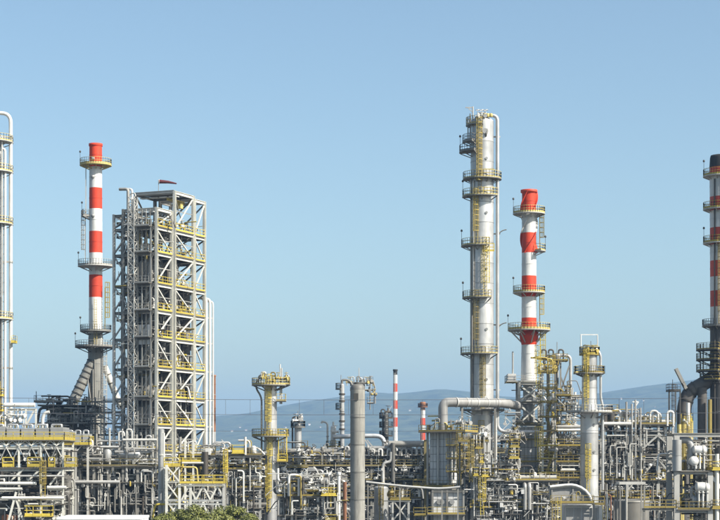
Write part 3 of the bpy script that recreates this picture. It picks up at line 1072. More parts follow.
# ================================================================== the tall columns
# ---- main silver column
Y = 300.0
s = S(Y)
t = T('distillation_tower', 'tallest silver column with stepped ladders and platforms, right of centre', 'process tower', (PX(482.2, Y), Y, 0))
r = 11.6 * s
def Z(v):
    return PZ(v, Y)
t.shells(0, Z(410), 10.9 * s, 'alu', 4.3)
t.mb('skirt_cone', MB().lathe([(10.9 * s, Z(410)), (r, Z(405))], 40), 'alu')
t.shells(Z(405), Z(122), r, 'alu', 3.35)
t.head(Z(122), r, 'alu', True, k=.42)
# overhead line: out of the top, over and down the right flank
px = 15 * s
t.pipe([(1 * s, -.6, Z(120)), (3 * s, -.6, Z(116)), (px, -.6, Z(116)), (px, -.6, Z(432)), (px + 7, -.6, Z(432))], 1.85 * s, 'alu', 1.5, 'overhead_pipe', 14)
t.rod((11.8 * s, -1.4, Z(470)), (11.8 * s, -1.4, Z(410)), .16, 'pipe_silver', 'pipe')
t.rod((13.2 * s, -1.2, Z(500)), (13.2 * s, -1.2, Z(412)), .2, 'pipe_silver', 'pipe')
for v in (137, 234, 325, 390, 441, 480):
    t.bar((r * .9, -.2, Z(v)), (px + .5, -.2, Z(v)), .2, .2, 'light', 'pipe_bracket', 'box')
    t.rod((px, -.2, Z(v) - .12), (px, -.2, Z(v) + .12), 2.1 * s, 'seam', 'flange')
for v, tick in ((232, 1), (325, 1)):
    t.pipe([(px + .2, -.5, Z(v + 2)), (px + .8, -.6, Z(v - 1)), (px + 1.5, -.6, Z(v - 2))], .09, 'grey', .3)
# platforms: the ladders step from one to the next
t.ring_platform(Z(125), r, .8, 130, 268, 'straw', 'grey', toe=.15, h=1.2)
t.ring_platform(Z(152), r, 1.9, 165, 245, 'grey', 'grey', lamp=190)
t.ring_platform(Z(142), r, 1.4, 175, 235, 'grey', 'grey')
t.ring_platform(Z(179), r, 1.3, 150, 380, 'straw', 'grey', toe=.15)
t.ring_platform(Z(196.5), r, 1.4, 160, 318, 'straw', 'grey', lamp=186, toe=.15)
t.ring_platform(Z(246), r, 1.6, 155, 286, 'straw', 'grey', lamp=186, toe=.15)
t.ring_platform(Z(298), r, 1.4, 160, 294, 'straw', 'grey', lamp=188, toe=.15)
t.ring_platform(Z(354), r, 1.7, 160, 312, 'straw', 'grey', lamp=186, toe=.15)
t.ring_platform(Z(410), 10.9 * s, 1.9, 130, 400, 'grey', 'grey', toe=.1)
t.ring_platform(Z(479), 10.9 * s, 1.4, 180, 380, 'light', 'grey')
def lad(az, va, vb, m, cw=.85, cage=True):
    a = R(az)
    t.ladder((r + .25) * math.cos(a), (r + .25) * math.sin(a), Z(va), Z(vb), az, m, cage, .5, cw)
lad(255, 196, 126, 'ochre', .95)
lad(240, 246, 197, 'ochre', .9)
lad(279, 298, 246, 'straw', 1.4)
lad(241, 354, 298, 'ochre', .9)
lad(268, 410, 354, 'ochre', 1.0)
lad(262, 478, 427, 'ochre', 1.0)
for v in (172, 190, 246):                 # yellow gates and cages by the platforms
    a = R(292)
    x, y = (r + .5) * math.cos(a), (r + .5) * math.sin(a)
    t.handrail([(x - .9, y, Z(v + 7)), (x + .9, y - .1, Z(v + 7))], 'yellow', 1.3, None, .3, .1)
for az, va, vb, m in ((205, 400, 180, 'light'), (214, 405, 240, 'pipe_grey'), (222, 300, 182, 'pipe_silver')):
    a = R(az)
    t.rod(((r + .2) * math.cos(a), (r + .2) * math.sin(a), Z(va)), ((r + .2) * math.cos(a), (r + .2) * math.sin(a), Z(vb)), .13, m, 'pipe')
# top gear: davit, vents, relief valves
t.rod((-9.5 * s, -.5, Z(126)), (-9.5 * s, -.5, Z(107)), .12, 'light', 'davit_post')
t.bar((-9.5 * s, -.5, Z(108)), (-17 * s, -.5, Z(108)), .15, .15, 'light', 'davit_arm', 'box')
t.brace((-9.5 * s, -.5, Z(113)), (-14.5 * s, -.5, Z(108.3)), .12, 'light')
t.rod((-12.5 * s, -1.3, Z(142)), (-12.5 * s, -1.3, Z(115)), .1, 'grey', 'post')
t.rod((-14.5 * s, -.9, Z(142)), (-14.5 * s, -.9, Z(118)), .1, 'grey', 'post')
for x, v in ((-3, 112), (2.5, 109.5), (-6, 116)):
    t.rod((x * s, .3, Z(122)), (x * s, .3, Z(v)), .06, 'grey', 'lightning_rod')
t.goose(-4 * s, -1.2, Z(120), Z(114), .14, 'pipe_silver', 1, .9)
for x in (-5, -1, 3):
    t.valve(x * s, -1.5, Z(118), 1.1, 'pipe_silver', rnd.uniform(0, 3))
for k in range(3):
    t.rod(((2 + k * 3) * s, -1.6, Z(119)), ((2 + k * 3) * s, -1.6, Z(115)), .3, 'straw', 'relief_valve', 'fitting')
t.pipe([(3 * s, -r + .1, Z(138)), (3 * s, -r - .35, Z(136)), (4.6 * s, -r - .1, Z(134)), (4.2 * s, -r + .1, Z(131))], .16, 'grey', .5)
t.rod((2 * s, -r + .2, Z(133)), (2 * s, -r - .15, Z(133)), .45, 'alu_dull', 'manhole')
for v in (160, 214, 270, 330, 380, 430, 460):
    t.rod((r * .3, -r * .85, Z(v)), (r * .3, -r * 1.05, Z(v)), .22, 'seam', 'nozzle')

# ---- right silver reactor column with gantry
Y = 295.0
s = S(Y)
t = T('reactor_tower', 'silver column with yellow top platform and thin lifting gantry', 'process tower', (PX(589.5, Y), Y, 0))
ru, rl = 7.6 * s, 9.1 * s
t.shells(0, Z(412), rl, 'alu', 3.6)
t.mb('transition_cone', MB().lathe([(rl, Z(412)), (ru * 1.02, Z(404))], 40), 'alu')
t.shells(Z(404), Z(356), ru, 'alu', 3.0)
t.head(Z(356), ru, 'alu', True, k=.4)
t.ring_platform(Z(354.5), ru * .55, 10.3 * s - ru * .55, 0, 360, 'yellow', 'ochre', toe=0.26, h=1.25)
t.ring_platform(Z(373), ru, 1.2, 0, 360, 'ochre', 'grey', toe=.25)
t.deck(-15.5 * s, -7 * s, -1.6, 1, Z(373.2), 'grating', 'FLB', 'straw')
t.deck(8 * s, 14.5 * s, -1.4, 1, Z(373.2), 'grating', 'FRB', 'ochre')
t.ring_platform(Z(412), rl, 2.3, 150, 395, 'light', 'grey', toe=.25)
t.deck(rl, rl + 3.2, -1.2, 1.4, Z(411.6), 'grating', 'FR', 'ochre')
t.ladder(-4.2 * s, -ru - .2, Z(412), Z(355), -90, 'yellow', True, cw=.9)
t.ladder(-2.6 * s, -rl - .2, Z(492), Z(450), -90, 'yellow', True, cw=.95)
# the gantry
for x in (-9, 7.5):
    t.rod((x * s, -.6, Z(355)), (x * s, -.6, Z(335)), .09, 'white', 'gantry_post')
t.bar((-9.4 * s, -.6, Z(335)), (8 * s, -.6, Z(335)), .16, .16, 'white', 'gantry_beam', 'box')
t.pipe([(0, 0, Z(353)), (0, 0, Z(347)), (4 * s, -.8, Z(347)), (10.5 * s, -.8, Z(354)), (10.5 * s, -.8, Z(398)), (12.6 * s, -.8, Z(406)), (12.6 * s, -.8, Z(490))], 1.3 * s, 'alu', 1.0, 'overhead_pipe', 12)
t.pipe([(rl, -.4, Z(424)), (18 * s, -.4, Z(424))], 1.1 * s, 'pipe_white', 1)
for x in (-5, -2, 2.5, 5.5):
    t.valve(x * s, -1.0, Z(351.5), 1.0, rnd.choice(('straw', 'pipe_silver', 'ochre')), rnd.uniform(0, 3))
t.goose(-6 * s, .4, Z(354), Z(345), .09, 'grey', 1, .6)
t.rod((1.5 * s, .2, Z(353)), (1.5 * s, .2, Z(341)), .05, 'grey', 'lightning_rod')
t.rod((-1 * s, -ru + .15, Z(365)), (-1 * s, -ru - .2, Z(365)), .4, 'alu_dull', 'manhole')
for v in (425, 452, 470):
    t.rod((rl * .4, -rl * .82, Z(v)), (rl * .4, -rl * 1.04, Z(v)), .2, 'seam', 'nozzle')

# ---- column cut by the left edge, with its white downcomer
Y = 310.0
s = S(Y)
t = T('fractionation_tower', 'tall pale column at the left edge with white overhead pipe', 'process tower', (PX(-9.5, Y), Y, 0))
r = 12.0 * s
t.shells(0, Z(140), r, 'white', 3.4)
t.head(Z(140), r, 'white', True, k=.7)
t.pipe([(0, 0, Z(134)), (0, 0, Z(113)), (20.2 * s, 0, Z(113)), (20.2 * s, 0, Z(403)), (20.2 * s, 0, Z(440))], 1.9 * s, 'pipe_white', 1.7, 'overhead_pipe', 14)
t.pipe([(6 * s, -1.5, Z(150)), (16.4 * s, -1.5, Z(150)), (16.4 * s, -1.5, Z(430))], 1.25 * s, 'pipe_white', .6)
t.pipe([(4 * s, -1.9, Z(137)), (13.6 * s, -1.9, Z(137)), (13.6 * s, -1.9, Z(430))], .8 * s, 'pipe_silver', .6)
t.pipe([(9.6 * s, -1.4, Z(299)), (12.8 * s, -1.4, Z(297)), (12.8 * s, -1.4, Z(430))], .8 * s, 'pipe_silver', .7)
t.ladder(12.6 * s, -1.5, Z(296), Z(140), -90, 'light', False, .55)
for v in (137, 170, 222, 262, 317, 368):
    t.bar((r * .8, -.2, Z(v)), (22.6 * s, -.2, Z(v)), .22, .3, 'light', 'pipe_bracket', 'box')
    t.rod((20.2 * s, 0, Z(v) - .12), (20.2 * s, 0, Z(v) + .12), 2.35 * s, 'light', 'flange')
for v in (142, 172, 224, 319):
    t.ring_platform(Z(v), r, 1.8, 200, 380, 'straw', 'light')
for k in range(26):
    v = 160 + k * 9.5
    t.rod((9 * s, -1.3, Z(v)), (16 * s, -1.5, Z(v)), .05, 'light', 'tie_rod')
t.deck(21.5 * s, 26 * s, -1, .8, Z(342.5), 'yellow', 'FR', 'yellow', toe=.3)
t.rod((23.5 * s, -.4, Z(342.5)), (23.5 * s, -.4, Z(335)), .05, 'grey', 'lamp_pole')
t.ladder(9 * s, -2.2, Z(428), Z(388), -90, 'yellow', True, cw=1.2)
t.deck(2 * s, 15 * s, -3.5, -1.2, Z(396), 'yellow', 'FLR', 'yellow', toe=0.26, w=.1)
t.deck(2 * s, 15 * s, -3.5, -1.2, Z(411), 'yellow', 'FLR', 'yellow', toe=0.26, w=.1)
t.deck(2 * s, 15 * s, -3.5, -1.2, Z(424), 'yellow', 'FLR', 'yellow', toe=0.26, w=.1)

# ---- small grey column with bright yellow ladder
Y = 290.0
s = S(Y)
t = T('stripper_tower', 'slim grey column with yellow caged ladder and crowded top platform', 'process tower', (PX(270.5, Y), Y, 0))
r = 6.4 * s
t.shells(0, Z(384), r, 'alu', 3.0)
t.head(Z(384), r, 'alu', True, k=.5)
t.ladder(-.25, -r - .2, Z(512), Z(470), -90, 'yellow', True, cw=1.0)
t.ladder(-.1, -r - .2, Z(470), Z(437), -90, 'yellow', True, cw=1.0)
t.ladder(-.25, -r - .2, Z(436), Z(381), -90, 'yellow', True, cw=.95)
t.ring_platform(Z(385), r, 2.0, 0, 360, 'straw', 'grey', toe=.25)
t.deck(8 * s, 19.5 * s, -1.6, 1.2, Z(384.6), 'grating', 'FRB', 'straw')
t.deck(6 * s, 15.5 * s, -1.4, 1.0, Z(401), 'grating', 'FR', 'straw')
t.ring_platform(Z(436), r, 2.0, 170, 380, 'ochre', 'grey', toe=.3)
t.deck(7 * s, 17 * s, -1.7, 1.3, Z(436.4), 'ochre', 'FR', 'yellow', toe=.3, w=.08)
t.deck(7 * s, 17 * s, -1.7, 1.3, Z(461), 'ochre', 'FR', 'yellow', toe=.3, w=.08)
for x, y in ((8.5, -1.6), (16.5, -1.6)):
    t.rod((x * s, y, Z(462)), (x * s, y, Z(429)), .09, 'yellow', 'post')
t.ladder(12.5 * s, -1.5, Z(461), Z(437), -90, 'ochre', True, cw=1.1)
t.pipe([(-2 * s, -.3, Z(383)), (-2 * s, -.3, Z(377)), (-13 * s, -.3, Z(378)), (-15 * s, -.3, Z(388)), (-8.8 * s, -.3, Z(397)), (-8.8 * s, -.3, Z(470))], .95 * s, 'pipe_grey', .9)
t.pipe([(-5 * s, .5, Z(383)), (-5 * s, .5, Z(375)), (-12 * s, .5, Z(375)), (-12 * s, .5, Z(384))], .8 * s, 'pipe_dark', .9)
t.rod((7.5 * s, -.3, Z(500)), (7.5 * s, -.3, Z(440)), .14, 'light', 'pipe')
t.rod((9.5 * s, .4, Z(404)), (9.5 * s, .4, Z(364)), .1, 'white', 'mast')
t.rod((11 * s, .4, Z(404)), (11 * s, .4, Z(368)), .12, 'light', 'mast')
for x in (-9, -4, 1, 5, 14):
    t.goose(x * s, rnd.uniform(-1, 0), Z(385), Z(385) + rnd.uniform(1.4, 2.4), .11, rnd.choice(('pipe_grey', 'pipe_silver', 'ochre')), rnd.choice((-1, 1)), .7)
for x in (-7, -1, 3, 8, 16):
    t.valve(x * s, -1.2, Z(383) + rnd.uniform(0, .8), .9, rnd.choice(('ochre', 'pipe_grey', 'straw')), rnd.uniform(0, 3))
t.rod((16 * s, -1, Z(384)), (16 * s, -1, Z(372)), .05, 'grey', 'lamp_pole')

# ---- plain ringed grey column standing closest
Y = 240.0
s = S(Y)
t = T('ringed_tower', 'plain grey cylindrical column with dark rings in front of the middle rack', 'process tower', (PX(357.6, Y), Y, 0))
r = 7.3 * s
t.shells(0, Z(390), r, 'concrete', 3.6, 'panel_dark', bw=.16, bo=.03)
t.mb('domed_top', MB().lathe([(r, Z(390)), (r * .96, Z(387)), (r * .8, Z(385)), (r * .5, Z(384.2)), (0, Z(384))], 40), 'panel_dark')
t.rod((0, 0, Z(385)), (0, 0, Z(382.5)), .5, 'dark', 'vent_cap')
t.bar((-r * .5, -r * .9, Z(397)), (r * .1, -r * .98, Z(397)), .3, .9, 'dark', 'inspection_hatch', 'box')

# ---- small columns in the gap behind
Y = 330.0
s = S(Y)
t = T('stabiliser_tower', 'short silver column with dark platform top, right of the slim column', 'process tower', (PX(298, Y), Y, 0))
r = 3.6 * s
t.shells(0, Z(425), r, 'alu', 3)
t.head(Z(425), r, 'alu', True)
t.ring_platform(Z(427), r, .7, 0, 360, 'grey', 'grey', toe=.1)
t.ring_platform(Z(462), r, 1.3, 180, 370, 'ochre', 'dark')
t.pipe([(0, 0, Z(422)), (0, 0, Z(417)), (-5.5 * s, 0, Z(417)), (-5.5 * s, 0, Z(470))], .16, 'pipe_dark', .6)
t.goose(1 * s, -.4, Z(424), Z(416), .18, 'pipe_silver', 1, .6)
t.valve(-2 * s, -.6, Z(421), 1.3, 'pipe_silver', .4)
t.valve(3 * s, -.6, Z(420), 1.1, 'pipe_silver', 1.4)
t.rod((0, -.2, Z(424)), (0, -.2, Z(411)), .05, 'grey', 'lightning_rod')
t.deck(3 * s, 10 * s, -1.2, 1, Z(447), 'ochre', 'FR', 'ochre')
for va, vb in ((446, 452), (455, 460)):
    t.deck(3.5 * s, 10 * s, -1.2, 1, Z(va + 8), 'ochre', 'FR', 'ochre')
t.pipe([(-12 * s, -1, Z(475)), (-12 * s, -1, Z(433)), (-14 * s, -1, Z(431))], .2, 'pipe_white', .8)

t = T('spherical_drum', 'white round-ended drum peeking up beside the short silver column', 'drum', (PX(305, Y), Y - 2, 0))
t.drum(0, 3, Z(461), 5, 5.6 * s, 'y', 'white', False)
for y in (1, 5):
    t.box((-.8, y - .2, 0), (.8, y + .2, Z(461) - 5 * s), 'grey', 'support_pier')

Y = 345.0
s = S(Y)
t = T('absorber_tower', 'thin pale column with side platforms, just left of the ringed grey column', 'process tower', (PX(342, Y), Y, 0))
r = 2.4 * s
t.shells(0, Z(385), r, 'alu', 2.6, 'pipe_dark')
t.head(Z(385), r, 'alu', True)
for v in (389, 409):
    t.ring_platform(Z(v), r, .8, 100, 260, 'grey', 'grey', toe=.1)
for v in (395, 402, 415, 422, 430):
    t.rod((0, 0, Z(v)), (0, 0, Z(v) + .3), r * 1.3, 'pipe_dark', 'flange')
t.pipe([(0, 0, Z(384)), (0, 0, Z(380)), (7 * s, 0, Z(380)), (11 * s, 0, Z(386)), (11 * s, 0, Z(470))], .22, 'pipe_grey', .8)
t.rod((-1 * s, 0, Z(386)), (-1 * s, 0, Z(375)), .06, 'grey', 'lightning_rod')

t = T('vent_tower', 'platform-hung top showing above the ringed grey column', 'process tower', (PX(362, Y), Y + 6, 0))
Y = 351.0
s = S(Y)
t.shells(0, Z(380), 3 * s, 'alu_dull', 3)
t.head(Z(380), 3 * s, 'alu_dull', True)
for v in (383, 390):
    t.deck(-12 * s, 11 * s, -1.6, 1.6, Z(v), 'grating', 'FLR', 'light', toe=.1)
t.deck(5 * s, 12 * s, -1.6, 1.6, Z(403), 'grating', 'FLR', 'light', toe=.1)
t.rod((-3 * s, -.5, Z(381)), (-3 * s, -.5, Z(368)), .07, 'light', 'mast')
t.rod((8 * s, -1.4, Z(410)), (8 * s, -1.4, Z(377)), .12, 'grey', 'post')
for x in (-15, -11, -8, -5, 0, 5, 8, 11):
    t.goose(x * s, rnd.uniform(-1.4, 0), Z(386), Z(380) + rnd.uniform(-.5, .8), .11, rnd.choice(('pipe_silver', 'pipe_grey', 'straw', 'pipe_white')), rnd.choice((-1, 1)), .55)
for x in (-13, -8, 6, 9, 12, 7, 11):
    t.valve(x * s, -1.2, Z(rnd.uniform(381, 396)), 1, rnd.choice(('straw', 'pipe_silver', 'pipe_grey')), rnd.uniform(0, 3))
t.pipe([(11 * s, -1, Z(381)), (13 * s, -1, Z(388)), (13 * s, -1, Z(404))], .15, 'pipe_grey', .5)

t = T('scrubber_tower', 'small dark cluttered column left of the slender chimney', 'process tower', (PX(386, 380), 380, 0))
Y = 380.0
s = S(Y)
t.shells(0, Z(416), 2.6 * s, 'pipe_dark', 2.5)
t.head(Z(416), 2.6 * s, 'pipe_dark', True)
for v in (418, 427, 436):
    t.ring_platform(Z(v), 2.6 * s, .9, 90, 400, 'dark', 'dark')
t.rod((-3.4 * s, -.6, Z(450)), (-3.4 * s, -.6, Z(413)), .14, 'dark', 'pipe')
t.goose(-1 * s, 0, Z(416), Z(409.5), .14, 'pipe_dark', -1, .8)
t.valve(2 * s, -.4, Z(412), 1.3, 'pipe_dark')
t.brace((2 * s, 0, Z(412)), (6 * s, 0, Z(406)), .12, 'light')
t.ladder(0, -.9, Z(445), Z(418), -90, 'pipe_grey', True)

# hooked vent and white pot left of the ringed column
Y = 335.0
s = S(Y)
t = T('hooked_vent', 'white hooked vent pipe left of the ringed grey column', 'vent', (PX(327.5, Y), Y, 0))
t.pipe([(0, 0, 0), (0, 0, Z(423)), (-5.5 * s, 0, Z(421.5)), (-6 * s, 0, Z(423.5))], .95 * s, 'pipe_white', .9, 'vent_pipe', 12)
t.rod((0, 0, Z(437)), (0, 0, Z(436)), 1.5 * s, 'seam', 'flange')
t = T('white_vessel', 'narrow white vessel standing between hooked vent and slender column', 'vessel', (PX(333.3, Y), Y, 0))
t.shells(0, Z(427), 2.6 * s, 'white', 2.6)
t.head(Z(427), 2.6 * s, 'white', True)
t.rod((0, 0, Z(426)), (0, 0, Z(422)), .2, 'pipe_white', 'nozzle')
t.ring_platform(Z(447), 2.6 * s, .9, 150, 400, 'ochre', 'grey')
t.valve(2 * s, -1, Z(432), 1.2, 'pipe_white')
t.pipe([(0, -1, Z(437)), (30 * s, -1, Z(436)), (51 * s, -1, Z(436)), (51 * s, -1, Z(462))], 2.3 * s, 'alu', 1.7, 'transfer_pipe', 14)

# ================================================================== the big steel tower
Y = 300.0
s = S(Y)
t = T('steel_tower', 'tall cream steel frame tower with yellow railed floors and dark left side', 'steel tower', (PX(156.5, Y), Y, 0), R(-24))
FL = [PZ(v, Y) for v in (504, 478, 452, 425, 397, 367, 337, 310, 283, 252, 226)]
ZA, ZB = PZ(207, Y), PZ(194, 308) + .2
WX = -8.1                                  # left edge of the shaded face
blocks = [('A', -6.4, 0.0, 0.0, 5.0, ZA), ('B', -7.6, 0.0, 6.0, 12.4, ZB), ('C', -7.0, -.2, 13.2, 16.8, ZB - .4)]
for nm, xa, xb, ya, yb, zt in blocks:
    near = 'cream'  # cream on the lit side, greyer on shaded sides: light put into the colours
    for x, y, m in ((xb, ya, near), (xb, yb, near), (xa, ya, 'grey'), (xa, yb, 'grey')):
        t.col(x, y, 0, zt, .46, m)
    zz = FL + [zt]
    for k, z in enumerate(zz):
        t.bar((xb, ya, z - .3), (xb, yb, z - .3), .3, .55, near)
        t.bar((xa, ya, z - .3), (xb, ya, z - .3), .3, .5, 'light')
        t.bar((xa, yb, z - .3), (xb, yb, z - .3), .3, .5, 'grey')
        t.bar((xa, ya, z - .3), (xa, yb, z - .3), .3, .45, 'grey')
        if z < zt:
            p = t.deck(xa, xb + .25, ya + .1, yb - .1, z + .02, 'grating', 'R', 'yellow', toe=.26, h=1.2, w=.07)
            if nm != 'C':
                t.handrail([(xa + 3.4, ya + .2, z + .02), (xb, ya + .2, z + .02)], 'ochre', 1.15, p, .3)
        if k:
            a, c = zz[k - 1], z
            if (k % 2) == 0:
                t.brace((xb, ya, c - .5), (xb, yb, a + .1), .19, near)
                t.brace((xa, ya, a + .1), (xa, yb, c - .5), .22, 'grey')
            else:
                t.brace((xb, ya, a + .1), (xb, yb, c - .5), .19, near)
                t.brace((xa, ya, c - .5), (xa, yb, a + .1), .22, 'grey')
            if nm != 'C':
                t.brace((xb - .8, ya, a), (xb - 2.5, yb, c - .5), .15, 'light')
                t.brace((xb - 1.6, yb, a), (xb - .6, ya + 1, c - .5), .13, 'grey')
                t.bar((xb - .02, ya, (a + c) / 2), (xb - .02, yb, (a + c) / 2), .12, .14, 'light')
            t.brace((xa, yb, a), (xb, yb, c - .5), .22, 'grey')
# links between the blocks
for z in FL[::2]:
    t.bar((-.2, 5.0, z - .7), (-.2, 6.0, z - .7), .25, .3, 'cream')
    t.bar((-1.4, 12.4, z - .7), (-1.4, 13.2, z - .7), .25, .3, 'grey')
# left lattice bay
xl = WX - .1
for x, y in ((xl, -.1), (xl + 3.4, -.1), (xl, 4.6), (xl + 3.4, 4.6)):
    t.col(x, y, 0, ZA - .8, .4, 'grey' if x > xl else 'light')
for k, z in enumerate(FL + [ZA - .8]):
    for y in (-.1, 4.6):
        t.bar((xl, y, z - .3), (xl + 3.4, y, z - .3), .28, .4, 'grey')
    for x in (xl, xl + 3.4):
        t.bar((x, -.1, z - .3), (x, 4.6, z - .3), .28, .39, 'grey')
    if k:
        a = FL[k - 1]
        t.brace((xl, -.1, a), (xl + 1.7, -.1, (a + z) / 2), .2, 'light')
        t.brace((xl, -.1, z - .4), (xl + 1.7, -.1, (a + z) / 2), .2, 'light')
        t.brace((xl + 3.4, -.1, a), (xl + 1.7, -.12, (a + z) / 2), .2, 'light')
        t.brace((xl, -.1, a), (xl, 4.6, z - .4), .2, 'grey')
        t.deck(xl + .2, xl + 3.2, .3, 4.4, z - 1.5, 'grating', 'F', 'ochre' if k % 3 else 'grey')
    if z < ZA - 2:
        t.rod((xl + 1.3, 2, z - 1.4), (xl + 1.3, 2, z + .6), .55, rnd.choice(('ochre', 'pipe_grey', 'alu_dull')), 'fan_housing', 'fitting')
for x, m in ((xl + .9, 'pipe_grey'), (xl + 2.1, 'pipe_silver'), (xl + 2.8, 'pipe_dark')):
    t.rod((x, 1.0, 3), (x, 1.0, ZA - 1.5), .2, m, 'pipe')
# hooked stacks over it
t.pipe([(xl + 2.1, 1, ZA - 4), (xl + 2.1, 1, PZ(186, Y)), (xl + .4, 1, PZ(185.5, Y))], .26, 'pipe_grey', .5, 'vent_pipe')
t.pipe([(xl + 2.75, 1.2, ZA - 4), (xl + 2.75, 1.2, PZ(186, Y)), (xl + 1.6, 1.2, PZ(185.8, Y))], .2, 'pipe_silver', .5, 'vent_pipe')
t.rod((xl + 3.4, .6, ZA - 3), (xl + 3.4, .6, PZ(197, Y)), .25, 'pipe_silver', 'vent_pipe')
# ladder mast in light grey lattice, domed on top
lattice(t, -4.05, -.9, 0, PZ(196, Y), 1.15, 'light', 1.1)
t.pipe([(-4.6, -.9, PZ(196, Y)), (-4.5, -.9, PZ(192.5, Y)), (-3.6, -.9, PZ(192.5, Y)), (-3.5, -.9, PZ(196, Y))], .1, 'light', .4, 'hoop')
# a few grey siding panels, posts and landings on the shaded face
for k in range(len(FL)):
    a = FL[k]
    c = (FL + [ZA])[k + 1]
    if k in (0, 1, 3, 6, 8):
        for j in range(2):
            x = -3.25 + j * 1.25
            t.box((x, -.34, a + (.3 if k != 6 else -1.2)), (x + 1.15, -.26, c - (1.6 if k != 6 else 2.4)), 'panel' if k in (6, 1) else 'panel_dark', 'siding_panel')
    for x in (-3.3, -2.5, -1.7, -.95):
        t.bar((x, -.5, a), (x, -.5, c - .3), .12, .12, rnd.choice(('light', 'grey', 'grey')), 'post', 'box')
    t.bar((-3.4, -.5, a - .25), (-.3, -.5, a - .25), .2, .35, 'grey')
    t.brace((-3.3, -.42, a), (-.4, -.42, c - .4), .16, 'grey')
    t.brace((-6.2, -.3, a), (-3.6, -.3, c - .4), .16, 'light')
    t.deck(-3.4, -.6, -1.5, -.5, a + .02, 'grating', 'F', 'light')
    clutter(t, -6.2, -.8, .4, 2.2, a + .05, 4, ('pipe_grey', 'ochre', 'pipe_dark', 'pipe_silver'))
t.col(-.75, -.55, 0, ZA - 2, .22, 'light')
# vessels, hoppers and pipes inside
for (x, y, rr, za, zb) in ((-3.4, 2.6, 1.1, 20, ZA - 8), (-3.8, 9.2, 2.3, 14, ZB - 12), (-3.4, 15, 1.2, 8, ZA - 12)):
    t.shells(za, zb, rr, 'panel_dark', 4, 'dark', x, y)
    t.head(zb, rr, 'panel_dark', True, x, y)
    t.head(za, rr, 'panel_dark', False, x, y, 1.2)
for k in range(26):
    y = rnd.uniform(.6, 16)
    x = rnd.uniform(-2.2, -.6)
    za = rnd.uniform(3, 42)
    t.pipe([(x, y, za), (x, y, za + rnd.uniform(4, 12)), (x - 2, y, za + 14)], rnd.uniform(.1, .25), rnd.choice(('pipe_dark', 'pipe_grey', 'pipe_silver', 'pipe_white')), .7)
for z in FL:
    clutter(t, -2.3, -.6, 6.4, 12, z + .05, 6, ('ochre', 'pipe_white', 'pipe_dark', 'yellow', 'pipe_silver'))
    clutter(t, -2.3, -.6, .6, 4.5, z + .05, 4, ('pipe_white', 'pipe_dark', 'pipe_grey'))
detail(t, WX, -.6, -.4, 1.2, 16, ZA - 2, 110, ('pipe_grey', 'light', 'pipe_silver', 'ochre', 'pipe_dark'))
detail(t, -3.2, -1.0, .4, 16.4, 14, ZA - 1, 150, ('pipe_grey', 'light', 'pipe_silver', 'ochre', 'pipe_dark', 'cream'))
# upper roof frame over block B reaching left, with pale roof sheets
t.bar((-7.6, 5.8, ZB - .15), (0, 5.8, ZB - .15), .2, .5, 'light')
for k in range(4):
    t.box((-6.4 + k * 1.6, 5.1, ZA + .1), (-5.2 + k * 1.6, 5.7, ZA + .22), 'white', 'roof_sheet')
    t.box((-7.2 + k * 1.9, 6.6, ZB - .9), (-5.7 + k * 1.9, 7.6, ZB - .78), 'white', 'roof_sheet')
t.deck(-7.5, -.2, 6.2, 12.2, ZB + .1, 'grating', '', 'light')
t.bar((-1.6, 6.2, ZB - 1.3), (-1.6, 12.2, ZB - 1.3), .3, .4, 'ochre', 'crane_beam')
t.bar((-1.6, 10.5, ZB - 2.4), (-1.6, 10.5, ZB - 1.4), .9, .9, 'straw', 'crane_trolley', 'box')
# bottom cone of cream steel and pale pipes rising on the right flank
t.pipe([(-.5, 17.9, PZ(450, 317)), (-.5, 17.9, PZ(298, 317)), (-1.6, 17.9, PZ(298, 317))], .30, 'pipe_white', .7)
t.pipe([(-.1, 18.6, PZ(455, 317)), (-.1, 18.6, PZ(299, 317)), (-1.6, 18.6, PZ(299, 317))], .24, 'cream', .7)
t.pipe([(.25, 19.1, PZ(452, 317)), (.25, 19.1, PZ(301, 317)), (-1.4, 19.1, PZ(301, 317))], .16, 'pipe_silver', .7)
for z in FL[1:8]:
    t.bar((-1.2, 16.9, z), (.2, 19.2, z), .15, .2, 'light', 'pipe_bracket', 'box')

# windsock on the roof
bx = t.o.matrix_basis
wp = Matrix.Translation((PX(156.5, Y), Y, 0)) @ Matrix.Rotation(R(-24), 4, 'Z') @ Vector((-6.8, 6.6, 0))
w = T('windsock', 'dark red windsock flying flat above the steel tower roof', 'windsock', (wp.x, wp.y, ZB + .1))
sx = (158.5 - 360) * wp.y / F - wp.x
hz = PZ(181.5, wp.y) - ZB - .1
w.rod((sx, 0, 0), (sx, 0, hz + .3), .05, 'grey', 'mast')
b = MB().tube([(sx + .1, 0, hz), (sx + .9, 0, hz - .04), (sx + 1.7, 0, hz - .1), (sx + 2.4, .0, hz - .22), (sx + 3.1, 0, hz - .36)], [.34, .30, .24, .18, .11], 14, False)
w.mb('sock', b, 'sock')
w.mb('hoop', MB().tube([(sx + .1, .34 * math.cos(a * math.pi / 8), hz + .34 * math.sin(a * math.pi / 8)) for a in range(17)], .05, 6, False), 'white')

# rusty stack at the tower's right foot
Y = 325.0
s = S(Y)
t = T('rusty_stack', 'thin rust brown stack with a grey foot at the steel tower right side', 'chimney', (PX(213.8, Y), Y, 0))
t.shells(Z(432), Z(376), 1.9 * s, 'rust', 4)
t.shells(0, Z(432), 2.1 * s, 'alu_dull', 4)
t.mb('rim', MB().lathe([(1.9 * s, Z(377)), (2.3 * s, Z(376.5)), (2.3 * s, Z(375)), (1.5 * s, Z(375)), (1.4 * s, Z(380))], 24), 'rust')
for k in range(4):
    t.rod((0, 0, Z(384 + 12 * k)), (0, 0, Z(384.6 + 12 * k)), 2.2 * s, 'rust', 'flange')

